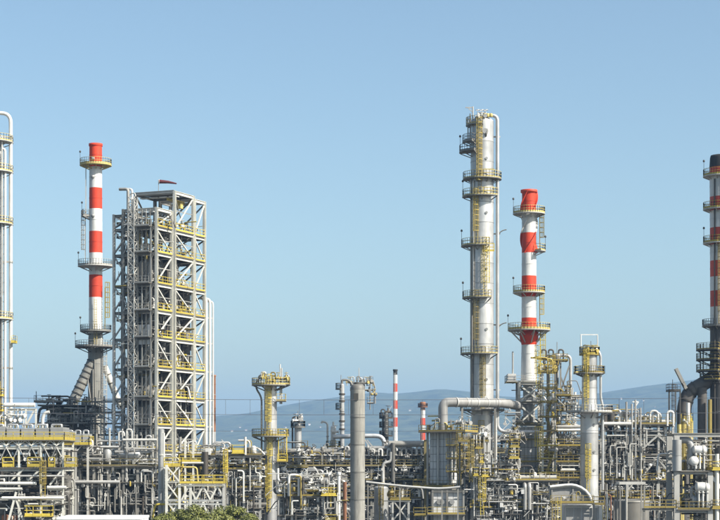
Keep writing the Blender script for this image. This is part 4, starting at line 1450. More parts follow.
# ================================================================== heaters and the big horizontal duct
Y = 292.0
s = S(Y)
t = T('process_heater', 'pale grey panelled box heater with railed roof, left of the tall silver column', 'heater', (PX(438.5, Y), Y, 0), R(-20))
hw = 9.2 * s
z0, z1 = Z(484), Z(432)
t.box((-hw + .1, .1, 5), (hw - .1, 5.2, z1), 'panel_dark', 'casing')
for k in range(5):
    for j in range(7):
        a, c = -hw + 2 * hw * k / 5, -hw + 2 * hw * (k + 1) / 5
        za, zc = z0 + (z1 - z0) * j / 7, z0 + (z1 - z0) * (j + 1) / 7
        t.box((a + .035, -.06 - rnd.uniform(0, .03), za + .035), (c - .035, .08, zc - .035), 'panel', 'casing_panel')
for k in range(4):
    for j in range(7):
        a, c = .1 + 5.0 * k / 4, .1 + 5.0 * (k + 1) / 4
        za, zc = z0 + (z1 - z0) * j / 7, z0 + (z1 - z0) * (j + 1) / 7
        t.box((hw - .08, a + .035, za + .035), (hw + .05 + rnd.uniform(0, .03), c - .035, zc - .035), 'panel', 'casing_panel')
for x in (-hw - .25, 0, hw + .3):
    t.col(x, -.35, 0, z1 + .4, .3, 'light')
t.deck(-hw - 1.3, hw + 3.6, -2.0, 5.4, Z(432), 'grating', 'FLR', 'ochre', toe=.3)
t.deck(-hw - 2.2, hw + 1.6, -2.2, .0, Z(487), 'grating', 'FLR', 'ochre', toe=.35)
clutter(t, -hw - .8, hw + 3.2, -1.7, 3.5, Z(432), 14, ('pipe_silver', 'ochre', 'pipe_grey', 'straw'))
for x in (hw + 1.0, hw + 2.1, hw + 3.3):
    t.col(x, -1.2, 0, Z(420), .2, 'light')
t.ladder(hw + 2.6, -1.7, Z(487), Z(434), -90, 'ochre', True, cw=.95)
for v in (446, 459, 472):
    t.deck(hw + .3, hw + 3.4, -1.8, 1.5, Z(v), 'grating', 'FR', 'ochre')
risers(t, hw + .4, hw + 3.2, -1.0, Z(500), Z(432), 9, ('pipe_white', 'light', 'straw', 'pipe_silver'))
for x in (-3.2, -2.5, -.3, .5):
    t.pipe([(x * .9, -1.2, Z(497)), (x * .9, -1.2, Z(489)), (x * .9, .4, Z(489))], .2, 'pipe_white', .4)

t = T('lower_heater', 'low grey panelled casing below the box heater', 'heater', (PX(448, 284), 284, 0))
Y = 284.0
s = S(Y)
for k in range(6):
    for j in range(4):
        a, c = -16 * s + 32 * s * k / 6, -16 * s + 32 * s * (k + 1) / 6
        za, zc = Z(522) + (Z(492) - Z(522)) * j / 4, Z(522) + (Z(492) - Z(522)) * (j + 1) / 4
        t.box((a + .03, -.08 - rnd.uniform(0, .03), za + .03), (c - .03, .06, zc - .03), 'panel', 'casing_panel')
t.box((-16 * s, .07, 0), (16 * s, 5, Z(491.5)), 'panel_dark', 'casing')
t.deck(-16 * s - .8, 17 * s, -1.7, -.2, Z(514), 'grating', 'FR', 'ochre', toe=0.26)
for x in (-15.5, -1, 15.5):
    t.col(x * s, -.4, 0, Z(490), .3, 'grey')
t.bar((-16.5 * s, -.45, Z(491)), (16.5 * s, -.45, Z(491)), .3, .3, 'grey')
for x in (-9, -6, 4):
    t.rod((x * s, -.1, Z(502)), (x * s, -.4, Z(502)), .4, 'seam', 'burner_port')

Y = 290.0
s = S(Y)
t = T('transfer_duct', 'thick grey duct running level across the foot of the tall column', 'duct', (PX(443, Y), Y - 6, 0))
Y = 284.0
s = S(Y)
zd = PZ(402.5, 292)
ox, oy = PX(443, 290), 284.0
def W(u, Yw):
    return Vector((PX(u, Yw) - ox, Yw - oy, zd))
rd = 4.7 * S(292)
a, b, c = W(443, 291), W(456, 291.3), W(497, 295.2)
t.rod((a.x, a.y, PZ(433, 291)), (a.x, a.y, PZ(419, 291)), rd * 1.03, 'duct', 'duct_section')
t.mb('elbow', MB().tube(arc_path([(a.x, a.y, PZ(419, 291)), (a.x, a.y, zd), tuple(b)], 2.5, 9), rd, 24), 'duct')
for k in range(4):
    t.rod(b + (c - b) * (k / 4), b + (c - b) * ((k + 1) / 4), rd, 'duct', 'duct_section')
    p = b + (c - b) * (k / 4)
    t.rod(p - (c - b).normalized() * .08, p + (c - b).normalized() * .08, rd * 1.08, 'light', 'duct_flange')
t.mb('elbow', MB().tube(arc_path([tuple(c), tuple(W(503, 295.8)), tuple(W(519, 311))], 1.2, 6), rd * .99, 24), 'duct')
t.rod(c - (c - b).normalized() * .1, c + (c - b).normalized() * .1, rd * 1.08, 'light', 'duct_flange')
for k in (.15, .95):
    p = b + (c - b) * k
    t.col(p.x, p.y, 0, zd - rd * .9, .32, 'grey')

# ================================================================== pipe racks, front to back
def D(z, **k):
    return dict(z=z, **k)

# ---- bright left rack with air coolers
Y = 258.0
s = S(Y)
t = T('cooler_rack', 'bright cream pipe rack with vivid yellow railed walkway at the left edge', 'pipe rack', (PX(25, Y), Y, 0))
xa, xb = -50 * s, 38 * s
rack(t, xa, xb, 0, 9, [
    D(Z(467.5), deck=True, rails='', bm='cream', bw=.5, pipes=[(.22, 'pipe_dark'), (.3, 'pipe_grey'), (.2, 'pipe_silver')], clutter=26, cmats=('pipe_dark', 'pipe_silver', 'pipe_grey', 'pipe_white')),
    D(Z(446), bm='cream', bw=.36, pipes=[(.35, 'pipe_dark'), (.3, 'pipe_grey')]),
    D(Z(440), deck=True, rails='FR', rail='yellow', toe=0.45, rw=.09, bm='ochre', brace='V', brm='pipe_silver'),
    D(Z(497.5), bm='cream', bw=.22, pipes=[(.3, 'pipe_dark'), (.26, 'pipe_grey'), (.3, 'pipe_grey')]),
], 4, 'cream', 'cream', .26)
for k in range(7):                          # strut fans under the cooler deck
    x = xa + (xb - xa) * (k + .5) / 7
    for d in (-1.0, -.5, .5, 1.0):
        t.brace((x, -.25, Z(446)), (x + d, -.1, Z(440.5)), .11, 'cream')
    for d in (-.9, .9):
        t.brace((x, -.2, Z(447)), (x + d, .1, Z(460)), .11, 'pipe_silver')
    t.mb('fan_ring', MB().lathe([(.9, Z(443)), (.8, Z(441)), (1.3, Z(440.6))], 20, x, 3.5), 'dark')
for k in range(6):                          # cooler banks in weathered grey above the walkway
    x = xa + (xb - xa) * k / 6
    t.box((x + .1, 1.2, Z(438)), (x + (xb - xa) / 6 - .15, 6.5, Z(427.5) + rnd.uniform(-.2, .2)), 'alu_dull', 'cooler_bank')
    for j in range(4):
        t.rod((x + .35 + j * .42, 1.9, Z(428)), (x + .35 + j * .42, 1.9, Z(425.5) + rnd.uniform(0, .3)), .13, rnd.choice(('pipe_silver', 'pipe_white', 'straw')), 'header_nozzle', 'fitting')
    t.pipe([(x + .2, 1.6, Z(427)), (x + .2, 1.6, Z(424.5)), (x + 1.6, 1.6, Z(424.5)), (x + 1.6, 1.6, Z(427))], .13, 'alu', .3)
for x in (-18, 9, 27, 38):                  # short yellow railed stations on the lower beam
    pass
for a, b in ((-20, -8), (5, 20), (26, 33), (42, 54)):
    t.handrail([((a - 2) * s, -.3, Z(467)), ((b - 3) * s, -.3, Z(467))], 'yellow', 1.35, None, .45, .12)
    t.handrail([((a - 2) * s, .8, Z(467)), ((b - 3) * s, .8, Z(467))], 'ochre', 1.35, None, .3, .1)
for x, v in ((-14, 481), (3, 481), (25, 485)):
    t.brace(((x) * s, -.1, Z(v)), ((x + 13) * s, -.1, Z(469)), .24, 'cream')
for v, a, b, rr, m in ((483.5, -52, 12, .24, 'pipe_white'), (489, -52, -2, .2, 'pipe_white'), (487.5, 23, 42, .24, 'pipe_white'), (476, -30, 40, .14, 'pipe_silver'), (498, -22, 40, .22, 'pipe_white'), (504, 4, 14, .12, 'pipe_white')):
    t.rod((a * s, -.7, Z(v)), (b * s, -.7, Z(v)), rr, m, 'pipe')
t.ladder(19 * s, -.8, Z(500), Z(468), -90, 'ochre', True, w=.6, cw=.95)
t.deck(2 * s, 29 * s, -2.4, -.4, Z(515.5), 'yellow', 'FLR', 'yellow', toe=0.33, h=1.4, w=.09)
t.brace((-18 * s, -.6, Z(530)), (-8 * s, -.6, Z(492)), .28, 'cream')
t.brace((2 * s, -.6, Z(530)), (-8 * s, -.6, Z(500)), .22, 'cream')
t.rod((-12 * s, .5, Z(526)), (-12 * s, .5, Z(515)), .8, 'rust', 'strainer_pot', 'fitting')
t.rod((-19 * s, .8, Z(526)), (-19 * s, .8, Z(514)), .8, 'rust', 'strainer_pot', 'fitting')
# a darker heart: cross decks with machinery
for v in (476, 488, 504):
    t.deck(xa, xb, 3.5, 8.8, Z(v), 'grating', 'F', 'grey')
    clutter(t, xa, xb, 3.7, 5, Z(v), 10, ('pipe_dark', 'pipe_grey', 'pipe_silver'))

detail(t, xa, xb, -.4, 3, Z(520), Z(470), 130, ('pipe_dark', 'pipe_grey', 'dark', 'pipe_silver', 'cream'))
detail(t, xa, xb, 0, 3, Z(466), Z(448), 60, ('dark', 'pipe_dark', 'pipe_silver', 'ochre'))
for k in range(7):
    t.box((xa + k * (xb - xa) / 7 + .3, 5, Z(530)), (xa + (k + .9) * (xb - xa) / 7, 8.5, Z(449) if k % 2 else Z(478)), 'panel_dark', 'dark_infill_box')  # added dark boxes that block light at the back of the rack

t = T('white_pipe_bridge', 'thick white pipe on a white trestle above the yellow walkway', 'pipe bridge', (PX(20, 268), 268, 0))
Y = 268.0
s = S(Y)
t.rod((-16 * s, 0, Z(405)), (15 * s, 0, Z(405)), 2.2 * s, 'pipe_white', 'pipe')
t.bar((-14 * s, 0, Z(409.8)), (17 * s, 0, Z(409.8)), .35, .35, 'cream')
for x in (-13, -2, 6, 16):
    t.col(x * s, 0, Z(438), Z(409), .26, 'cream')
t.brace((7 * s, 0, Z(424)), (14 * s, 0, Z(411)), .26, 'cream')
t.brace((-12 * s, 0, Z(424)), (-5 * s, 0, Z(411)), .2, 'cream')
t.bar((-14 * s, 0, Z(424)), (17 * s, 0, Z(424)), .26, .26, 'light')
clutter(t, -13 * s, 6 * s, -.8, .6, Z(424), 8, ('pipe_white', 'pipe_silver', 'cream'), 2.0)
t.pipe([(22 * s, .5, Z(438)), (22 * s, .5, Z(418)), (24 * s, .5, Z(413)), (29 * s, .5, Z(412))], .26, 'pipe_white', 1.3)
for x in (-13, 16):
    t.col(x * s, 2, 0, Z(438), .26, 'grey')

# ---- second walkway, duller rack running on to the tower foot
Y = 272.0
s = S(Y)
t = T('shaded_rack', 'grey shaded pipe rack with silver manifolds in front of the steel tower', 'pipe rack', (PX(115, Y), Y, 0))
xa, xb = -50 * s, 52 * s
rack(t, xa, xb, 0, 10, [
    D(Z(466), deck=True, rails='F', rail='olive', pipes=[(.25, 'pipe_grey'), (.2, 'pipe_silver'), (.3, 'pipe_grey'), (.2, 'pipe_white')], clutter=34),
    D(Z(482), deck=True, rails='', pipes=[(.35, 'pipe_silver'), (.25, 'pipe_dark'), (.2, 'pipe_grey')], clutter=14, brace='X'),
    D(Z(504), deck=True, rails='', pipes=[(.2, 'pipe_grey'), (.3, 'pipe_dark')], clutter=12, brace='D'),
], 7, 'grey', 'grey', .4)
t.deck(-51 * s, -24 * s, -1.6, 3, Z(445), 'grating', 'FLR', 'yellow', toe=0.39, h=1.3, w=.09)
for x in (-49, -38, -26):
    t.col(x * s, -1.2, 0, Z(446), .3, 'light')
    t.brace((x * s, -1.2, Z(452)), ((x + 6) * s, -1.2, Z(446)), .16, 'light')
for k in range(3):
    t.box(((-49 + k * 8.2) * s, .2, Z(444)), ((-42 + k * 8.2) * s, 2.8, Z(433) + rnd.uniform(-.2, .3)), 'alu_dull', 'cooler_bank')
    t.pipe([((-48 + k * 8) * s, .5, Z(434)), ((-48 + k * 8) * s, .5, Z(430.5)), ((-43 + k * 8) * s, .5, Z(430.5)), ((-43 + k * 8) * s, .5, Z(434))], .13, 'alu', .3)
# silver manifold standing above the deck
for k in range(17):
    x = (-24 + k * 4.4 + rnd.uniform(-1, 1)) * s
    y = rnd.uniform(-.2, 2.5)
    zt = Z(rnd.uniform(424, 452))
    m = rnd.choice(('pipe_silver', 'light', 'pipe_silver', 'pipe_grey', 'pipe_white'))
    if k % 3 == 0:
        t.goose(x, y, Z(466), zt, rnd.uniform(.12, .2), m, rnd.choice((-1, 1)), .8)
    else:
        t.rod((x, y, Z(485)), (x, y, zt), rnd.uniform(.1, .22), m, 'pipe')
for v, a, b, rr, m in ((440, 8, 42, .2, 'pipe_white'), (441, -18, 8, .14, 'pipe_silver'), (447, -30, 4, .18, 'pipe_silver'), (452, 0, 42, .22, 'pipe_silver'), (456, -24, 30, .16, 'pipe_grey'), (460, -30, 42, .2, 'pipe_silver'), (449, 14, 40, .14, 'light')):
    t.rod((a * s, rnd.uniform(-.4, .6), Z(v)), (b * s, rnd.uniform(-.4, .6), Z(v)), rr, m, 'pipe')
t.drum(14 * s, .6, Z(455), 3.0, .75, 'x', 'alu', True)
t.rod((-8 * s, .5, Z(463)), (-8 * s, .5, Z(448)), .7, 'alu_dull', 'filter_pot', 'fitting')
t.rod((-50 * s, -1.4, Z(482)), (6 * s, -1.4, Z(482)), .26, 'pipe_silver', 'pipe')
risers(t, xa, xb, -1.0, Z(522), Z(470), 30, ('pipe_silver', 'light', 'pipe_grey', 'pipe_grey'))

detail(t, xa, xb, -1.0, 3, Z(522), Z(446), 220, ('pipe_dark', 'pipe_grey', 'dark', 'pipe_silver', 'grey', 'ochre', 'pipe_silver'))
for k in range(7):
    t.box((xa + k * (xb - xa) / 7 + .3, 5, Z(530)), (xa + (k + .9) * (xb - xa) / 7, 9, Z(468 + 6 * (k % 3))), 'panel_dark', 'dark_infill_box')  # dark infill added behind the pipes to keep light out

# ---- fat light post / riser with lit flank
Y = 246.0
s = S(Y)
t = T('standpipe', 'fat light grey standpipe rising before the steel tower foot', 'standpipe', (PX(161.3, Y), Y, 0))
t.shells(0, Z(430), 3.1 * s, 'alu_dull', 5.5)
t.head(Z(430), 3.1 * s, 'alu_dull', True, k=.25)
t.rod((2.7 * s, -.25, 0), (2.7 * s, -.25, Z(433)), .15, 'cream', 'pipe')  # cream strip built in as the lit right flank
for v in (455, 490):
    t.rod((0, 0, Z(v) - .1), (0, 0, Z(v) + .1), 3.7 * s, 'light', 'flange')

# ---- white truss walkway
Y = 243.0
s = S(Y)
t = T('truss_walkway', 'white truss walkway with yellow rails behind the green trees', 'walkway', (PX(196, Y), Y, 0))
xa, xb = -30 * s, 29 * s
t.deck(-16 * s, xb, -.6, 2.2, Z(483.5), 'grating', 'FB', 'yellow', toe=0.27, w=.09)
t.bar((-16 * s, -.7, Z(485.5)), (xb, -.7, Z(485.5)), .2, .22, 'cream')
for k in range(7):
    x = -14 * s + 43 * s * k / 6
    x2 = -14 * s + 43 * s * (k + 1) / 6
    if k < 6:
        t.brace((x, -.5, Z(486) if k % 2 else Z(500)), (x2, -.5, Z(500) if k % 2 else Z(486)), .2, 'cream')
        t.brace((x, -.5, Z(502) if k % 2 else Z(522)), (x2, -.5, Z(522) if k % 2 else Z(502)), .2, 'cream')
for v in (500.5, 504):
    t.bar((xa, -.55, Z(v)), (xb, -.55, Z(v)), .2, .24, 'white')
for x in (-29, -16, -5, 28):
    t.col(x * s, -.5, 0, Z(484) if x > -20 else Z(465), .34, 'cream' if x != 28 else 'light')
    t.col(x * s, 2.2, 0, Z(484), .3, 'grey')
for (a, b) in ((-29, -16),):
    for v1, v2 in ((466, 482), (483, 500), (501, 519)):
        t.brace((a * s, -.5, Z(v1)), (b * s, -.5, Z(v2)), .18, 'cream')
        t.brace((b * s, -.3, Z(v1)), (a * s, -.3, Z(v2)), .18, 'cream')
        t.bar((a * s, -.5, Z(v2)), (b * s, -.5, Z(v2)), .2, .22, 'cream')
t.deck(-32 * s, -14 * s, -.4, 2.4, Z(466), 'ochre', 'FR', 'yellow', toe=.35, w=.1)
clutter(t, -28 * s, -17 * s, 0, 2, Z(482), 9, ('yellow', 'pipe_white', 'straw', 'pipe_dark'))
clutter(t, -28 * s, -17 * s, 0, 2, Z(500), 9, ('yellow', 'pipe_white', 'straw', 'pipe_dark'))
clutter(t, -28 * s, -17 * s, 0, 2, Z(519), 8, ('yellow', 'pipe_white', 'straw'))

# ---- rack between tower and slim column
Y = 282.0
s = S(Y)
t = T('gap_rack', 'grey and yellow pipe rack between the steel tower and the slim ladder column', 'pipe rack', (PX(220, Y), Y, 0))
xa, xb = -40 * s, 40 * s
rack(t, xa, xb, 0, 9, [
    D(Z(455), deck=True, rails='F', rail='ochre', bm='light', pipes=[(.2, 'pipe_silver'), (.25, 'pipe_grey')], clutter=22, cmats=('pipe_white', 'ochre', 'pipe_silver', 'pipe_grey')),
    D(Z(469), deck=True, rails='F', rail='ochre', pipes=[(.3, 'pipe_dark'), (.2, 'pipe_grey'), (.2, 'pipe_silver')], clutter=22, cmats=('ochre', 'pipe_dark', 'pipe_white', 'rust')),
    D(Z(487.5), deck=True, rails='F', rail='ochre', pipes=[(.3, 'pipe_silver'), (.3, 'pipe_dark')], clutter=22, brace='K', cmats=('pipe_white', 'pipe_dark', 'ochre')),
    D(Z(508), deck=True, rails='', pipes=[(.3, 'pipe_grey')], clutter=12),
], 5, 'light', 'grey', .36)
t.deck(12 * s, 25 * s, -1, 1, Z(453), 'yellow', 'FLR', 'yellow', toe=0.52, h=1.2, w=.1)
t.rod((25.5 * s, -.6, Z(455)), (25.5 * s, -.6, Z(437)), .2, 'pipe_white', 'vent_pipe')
t.box((-14 * s, -1, Z(455)), (-9 * s, .6, Z(448.5)), 'white', 'control_box')
t.ladder(6 * s, -1, Z(487), Z(456), -90, 'yellow', True)
for x in (-34, -26):
    t.col(x * s, -1.2, 0, Z(440), .3, 'cream')
t.deck(-40 * s, -16 * s, -1.8, 0, Z(462), 'ochre', 'FR', 'yellow', toe=.35, w=.1)
risers(t, xa, xb, -1, Z(520), Z(458), 22, ('pipe_white', 'pipe_silver', 'cream', 'pipe_dark'))
t.rod((-14 * s, -1.6, Z(478)), (-14 * s, -1.6, Z(452)), .5, 'pipe_dark', 'pipe')

detail(t, xa, xb, -.9, 3, Z(522), Z(452), 220, ('pipe_dark', 'pipe_white', 'dark', 'pipe_silver', 'ochre', 'ochre', 'dark'))

# ---- rack right of the slim column
Y = 266.0
s = S(Y)
t = T('valve_rack', 'grey rack crowded with white valves, left of the ringed grey column', 'pipe rack', (PX(312, Y), Y, 0))
xa, xb = -33 * s, 32 * s
rack(t, xa, xb, 0, 8, [
    D(Z(484), deck=False, bm='light', pipes=[(.32, 'pipe_silver'), (.2, 'pipe_silver'), (.2, 'pipe_white')], clutter=16),
    D(Z(496), deck=True, rails='F', rail='ochre', bm='grey', bw=.4, pipes=[(.22, 'pipe_grey'), (.2, 'pipe_white')], clutter=34, cmats=('pipe_white', 'pipe_silver', 'pipe_dark', 'ochre')),
    D(Z(515), deck=True, rails='', pipes=[(.2, 'pipe_dark'), (.2, 'pipe_white')], clutter=20, brace='D'),
], 5, 'light', 'grey', .36)
t.deck(9 * s, 25 * s, -1.6, 0, Z(495), 'yellow', 'FLR', 'yellow', toe=0.33, w=.085)
t.deck(13 * s, 25 * s, -1.6, 0, Z(522), 'yellow', 'FLR', 'yellow', toe=0.39, w=.085)
t.shells(0, Z(476), 1.5 * s, 'white', 3, cx=27 * s, cy=-.6, name='standpipe_section')
t.rod((27 * s, -.6, Z(476)), (27 * s, -.6, Z(472)), 2.0 * s, 'white', 'cap', 'fitting')
t.rod((33 * s, -.4, 0), (33 * s, -.4, Z(482)), .25, 'rust', 'pipe')
t.pipe([(-23 * s, -.8, Z(496)), (-23 * s, -.8, Z(475)), (-13 * s, -.8, Z(475)), (-13 * s, -.8, Z(496))], .2, 'pipe_white', .5)
risers(t, xa, xb, -.8, Z(520), Z(476), 20, ('pipe_white', 'pipe_silver', 'light', 'ochre'))

detail(t, xa, xb, -.8, 3, Z(522), Z(474), 200, ('pipe_dark', 'pipe_white', 'dark', 'pipe_silver', 'ochre', 'dark'))

# ---- middle rack behind, mostly shaded
Y = 322.0
s = S(Y)
t = T('middle_rack', 'shaded brown railed pipe rack in the middle with a grey top pipe', 'pipe rack', (PX(355, Y), Y, 0))
xa, xb = -82 * s, 82 * s
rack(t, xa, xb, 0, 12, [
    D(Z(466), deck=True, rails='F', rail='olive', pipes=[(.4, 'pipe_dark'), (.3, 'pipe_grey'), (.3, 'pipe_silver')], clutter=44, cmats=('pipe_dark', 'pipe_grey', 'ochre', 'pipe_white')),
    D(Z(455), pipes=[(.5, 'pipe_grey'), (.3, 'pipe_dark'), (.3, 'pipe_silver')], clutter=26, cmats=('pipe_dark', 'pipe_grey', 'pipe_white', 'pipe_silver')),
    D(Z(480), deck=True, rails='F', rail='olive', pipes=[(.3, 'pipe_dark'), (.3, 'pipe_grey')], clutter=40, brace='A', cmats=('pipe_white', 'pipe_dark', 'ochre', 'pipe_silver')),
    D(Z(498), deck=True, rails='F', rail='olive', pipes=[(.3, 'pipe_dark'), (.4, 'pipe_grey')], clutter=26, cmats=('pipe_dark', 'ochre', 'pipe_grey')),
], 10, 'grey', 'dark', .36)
t.rod((34 * s, -.5, Z(444)), (74 * s, -.5, Z(444)), .55, 'pipe_grey', 'header_pipe')
t.rod((-2 * s, -.2, Z(448)), (36 * s, -.2, Z(448)), .3, 'pipe_silver', 'header_pipe')
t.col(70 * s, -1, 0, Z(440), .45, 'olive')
for k in range(16):
    t.goose((-6 + k * 4.8 + rnd.uniform(-1, 1)) * s, rnd.uniform(-.8, .6), Z(456), Z(rnd.uniform(446, 451)), rnd.uniform(.12, .2), rnd.choice(('pipe_white', 'pipe_silver', 'white')), rnd.choice((-1, 1)), rnd.uniform(.5, 1.0))
    t.valve((-70 + k * 9 + rnd.uniform(-2, 2)) * s, -1.0, Z(rnd.uniform(468, 480)), rnd.uniform(.8, 1.3), 'pipe_white', rnd.uniform(0, 3), .7)
t.rod((38 * s, -1, Z(482)), (38 * s, -1, Z(443)), .35, 'pipe_grey', 'pipe')
t.pipe([(28 * s, -1, Z(484)), (28 * s, -1, Z(463)), (36 * s, -1, Z(462)), (36 * s, -1, Z(452))], .28, 'pipe_silver', .8)
t.brace((12 * s, -1, Z(440)), (22 * s, -1, Z(452)), .2, 'light')
t.brace((10 * s, -1, Z(440)), (18 * s, -1, Z(452)), .2, 'light')

detail(t, xa, xb, -.8, 2, Z(520), Z(446), 280, ('pipe_dark', 'pipe_grey', 'dark', 'ochre', 'pipe_white', 'dark'))

Y = 276.0
s = S(Y)
t = T('grey_vessel', 'squat grey vertical vessel right of the ringed column base', 'vessel', (PX(381, Y), Y, 0))
t.shells(0, Z(488), 7 * s, 'alu_dull', 4)
t.head(Z(488), 7 * s, 'alu_dull', True, k=.3)
t.ladder(0, -7 * s - .2, Z(520), Z(489), -90, 'ochre')

t = T('braced_platform', 'yellow railed platform on crossed grey legs, middle foreground', 'platform', (PX(400, Y), Y - 4, 0))
Y = 272.0
s = S(Y)
t.deck(-11 * s, 10 * s, -1.5, 1.5, Z(499), 'ochre', 'FLR', 'ochre', toe=0.26, w=.09, h=1.3)
for x in (-8, 8):
    for y in (-1.2, 1.2):
        t.col(x * s, y, 0, Z(499.8), .28, 'light')
t.brace((-8 * s, -1.2, Z(500)), (8 * s, -1.2, Z(521)), .2, 'light')
t.brace((8 * s, -1, Z(500)), (-8 * s, -1, Z(521)), .2, 'light')
t.bar((-17 * s, -1.3, Z(501)), (10 * s, -1.3, Z(501)), .2, .2, 'light')
t.deck(13 * s, 26 * s, -1.2, 1.2, Z(515), 'ochre', 'FLR', 'ochre', toe=0.26, w=.09)
for x in (14, 25):
    t.col(x * s, 0, 0, Z(515.5), .25, 'grey')
clutter(t, -10 * s, 9 * s, -1, 1, Z(499), 9, ('ochre', 'pipe_grey', 'pipe_dark'))

# thin inclined pipe crossing the middle foreground
t = T('crossing_pipe', 'thin pale pipe sagging across the middle rack front', 'pipe', (PX(400, 268), 268, 0))
Y = 268.0
s = S(Y)
t.pipe([(-34 * s, 0, Z(482)), (0, 0, Z(486)), (40 * s, 0, Z(489)), (60 * s, 0, Z(487))], .17, 'pipe_silver', 3)
for x, v in ((-32, 482.5), (0, 486.3), (42, 489.5), (58, 487.6)):
    t.col(x * s, .1, 0, Z(v) - .1, .2, 'grey')

# ---- structure round the tall column's foot and to the chimney
Y = 288.0
s = S(Y)
t = T('column_foot_rack', 'grey pipe structure with yellow stations around the tall column foot', 'pipe rack', (PX(497, Y), Y, 0))
xa, xb = -27 * s, 58 * s
rack(t, xa, xb, -4, 3, [
    D(Z(480), deck=True, rails='F', rail='ochre', pipes=[(.3, 'pipe_silver'), (.2, 'pipe_grey')], clutter=14),
    D(Z(495), pipes=[(.3, 'pipe_grey'), (.3, 'pipe_silver')], clutter=12),
    D(Z(507), deck=True, rails='F', rail='ochre', pipes=[(.25, 'pipe_grey'), (.2, 'pipe_silver'), (.25, 'pipe_dark')], clutter=22),
], 6, 'grey', 'grey', .32)
for (a, b, v) in ((-24, -17, 448), (-20, -15, 462), (-26, -20, 475), (-18, -10, 476), (10, 20, 447), (9, 20, 458)):
    t.deck(a * s, b * s, -5.5, -4, Z(v), 'yellow', 'FLR', 'yellow' if v > 460 else 'ochre', toe=0.29, h=1.2, w=.11)
t.ladder(-17 * s, -5, Z(515), Z(482), -90, 'yellow', True, cw=1.2)
t.ladder(-28 * s, -5, Z(482), Z(446), -90, 'ochre', True, cw=1.0)
for x in (-25, -22.5, -19, -15):
    t.rod((x * s, -4.6, Z(500)), (x * s, -4.6, Z(rnd.uniform(405, 440))), .12, rnd.choice(('pipe_silver', 'light', 'pipe_white')), 'pipe')
t.deck(-40 * s, -10 * s, -4.4, -2, Z(442), 'grating', 'F', 'ochre', toe=.3)
t.deck(10 * s, 21 * s, -4.4, -2, Z(441), 'grating', 'F', 'ochre', toe=.3)
clutter(t, -22 * s, -10 * s, -4.2, -2.4, Z(442), 9)
clutter(t, 10 * s, 20 * s, -4.2, -2.4, Z(441), 9)
for x in (-38, -11, 11, 20.5):
    t.col(x * s, -2.2, 0, Z(442), .26, 'grey')
risers(t, xa, xb, -4.8, Z(522), Z(482), 30, ('pipe_silver', 'light', 'pipe_grey', 'pipe_white'))
risers(t, 14 * s, 22 * s, -3.4, Z(482), Z(424), 6, ('pipe_silver', 'light', 'pipe_grey'))
for x in (25, 29.5):
    t.pipe([(x * s, -5.2, Z(509)), (x * s, -5.2, Z(484)), (x * s, -3.2, Z(484))], .3, 'pipe_silver', .6)
t.brace((12 * s, -4.3, Z(452)), (20 * s, -4.3, Z(470)), .22, 'light')
t.shells(Z(520), Z(452), .9, 'alu_dull', 3, cx=13 * s, cy=-1, name='standpipe_section')
t.head(Z(452), .9, 'alu_dull', True, cx=13 * s, cy=-1)

detail(t, xa, 13 * s, -5.4, -2.5, Z(482), Z(452), 50, ('pipe_silver', 'pipe_grey', 'dark', 'ochre', 'pipe_white', 'pipe_dark'))
detail(t, xa, xb, -5.4, -2.5, Z(522), Z(484), 170, ('pipe_silver', 'pipe_grey', 'dark', 'ochre', 'pipe_white', 'pipe_dark'))
detail(t, 6 * s, 19 * s, -4, 0, Z(452), Z(412), 26, ('pipe_silver', 'pipe_grey', 'dark', 'ochre'))

# ---- yellow stair tower right of the straked chimney
Y = 300.0
s = S(Y)
t = T('stair_tower', 'yellow railed stair tower right of the straked chimney base', 'stair tower', (PX(549, Y), Y, 0))
hw = 6.2 * s
for x in (-1, 1):
    for y in (0, 3.2):
        t.col(x * hw, y, 0, Z(384) if x > 0 else Z(365), .26, 'light' if x > 0 else 'cream')
lv = [514, 500, 487, 473, 459, 446, 431, 417, 402, 388]
for k, v in enumerate(lv):
    t.deck(-hw - .5, hw + .4, -.4, 3.4, Z(v), 'slats', 'FLR', 'yellow' if 3 <= k <= 5 else 'ochre', toe=.2, h=1.15, w=.07)
    if k < len(lv) - 1:
        v2 = lv[k + 1]
        b = MB()
        a0, a1 = (-hw + .6, hw - .6) if k % 2 else (hw - .6, -hw + .6)
        for yy in (.1, 1.1):
            b.bar((a0, yy, Z(v)), (a1, yy, Z(v2)), .12, .3)
        for q in range(9):
            f = (q + .5) / 9
            b.box((a0 + (a1 - a0) * f - .15, .1, Z(v) + (Z(v2) - Z(v)) * f - .03), (a0 + (a1 - a0) * f + .15, 1.1, Z(v) + (Z(v2) - Z(v)) * f + .03))
        t.mb('stair_flight', b, 'ochre')
t.ladder(-hw - .9, -.5, Z(388), Z(352), -90, 'yellow', True, cw=1.1)
t.ladder(-hw - .7, -.6, Z(460), Z(433), -90, 'yellow', True, cw=1.5)
t.ladder(hw * .3, -.7, Z(388), Z(362), -90, 'ochre', True, cw=1.3)
t.deck(-hw - .6, hw + .4, -.6, 3, Z(372), 'slats', 'FLR', 'ochre', toe=0.26, w=.1)
clutter(t, -hw, hw, 0, 2, Z(372), 8, ('yellow', 'ochre', 'pipe_grey'))
for v in (417, 402, 459):
    clutter(t, -hw, hw, 0, 2, Z(v), 5, ('yellow', 'ochre', 'pipe_silver'))

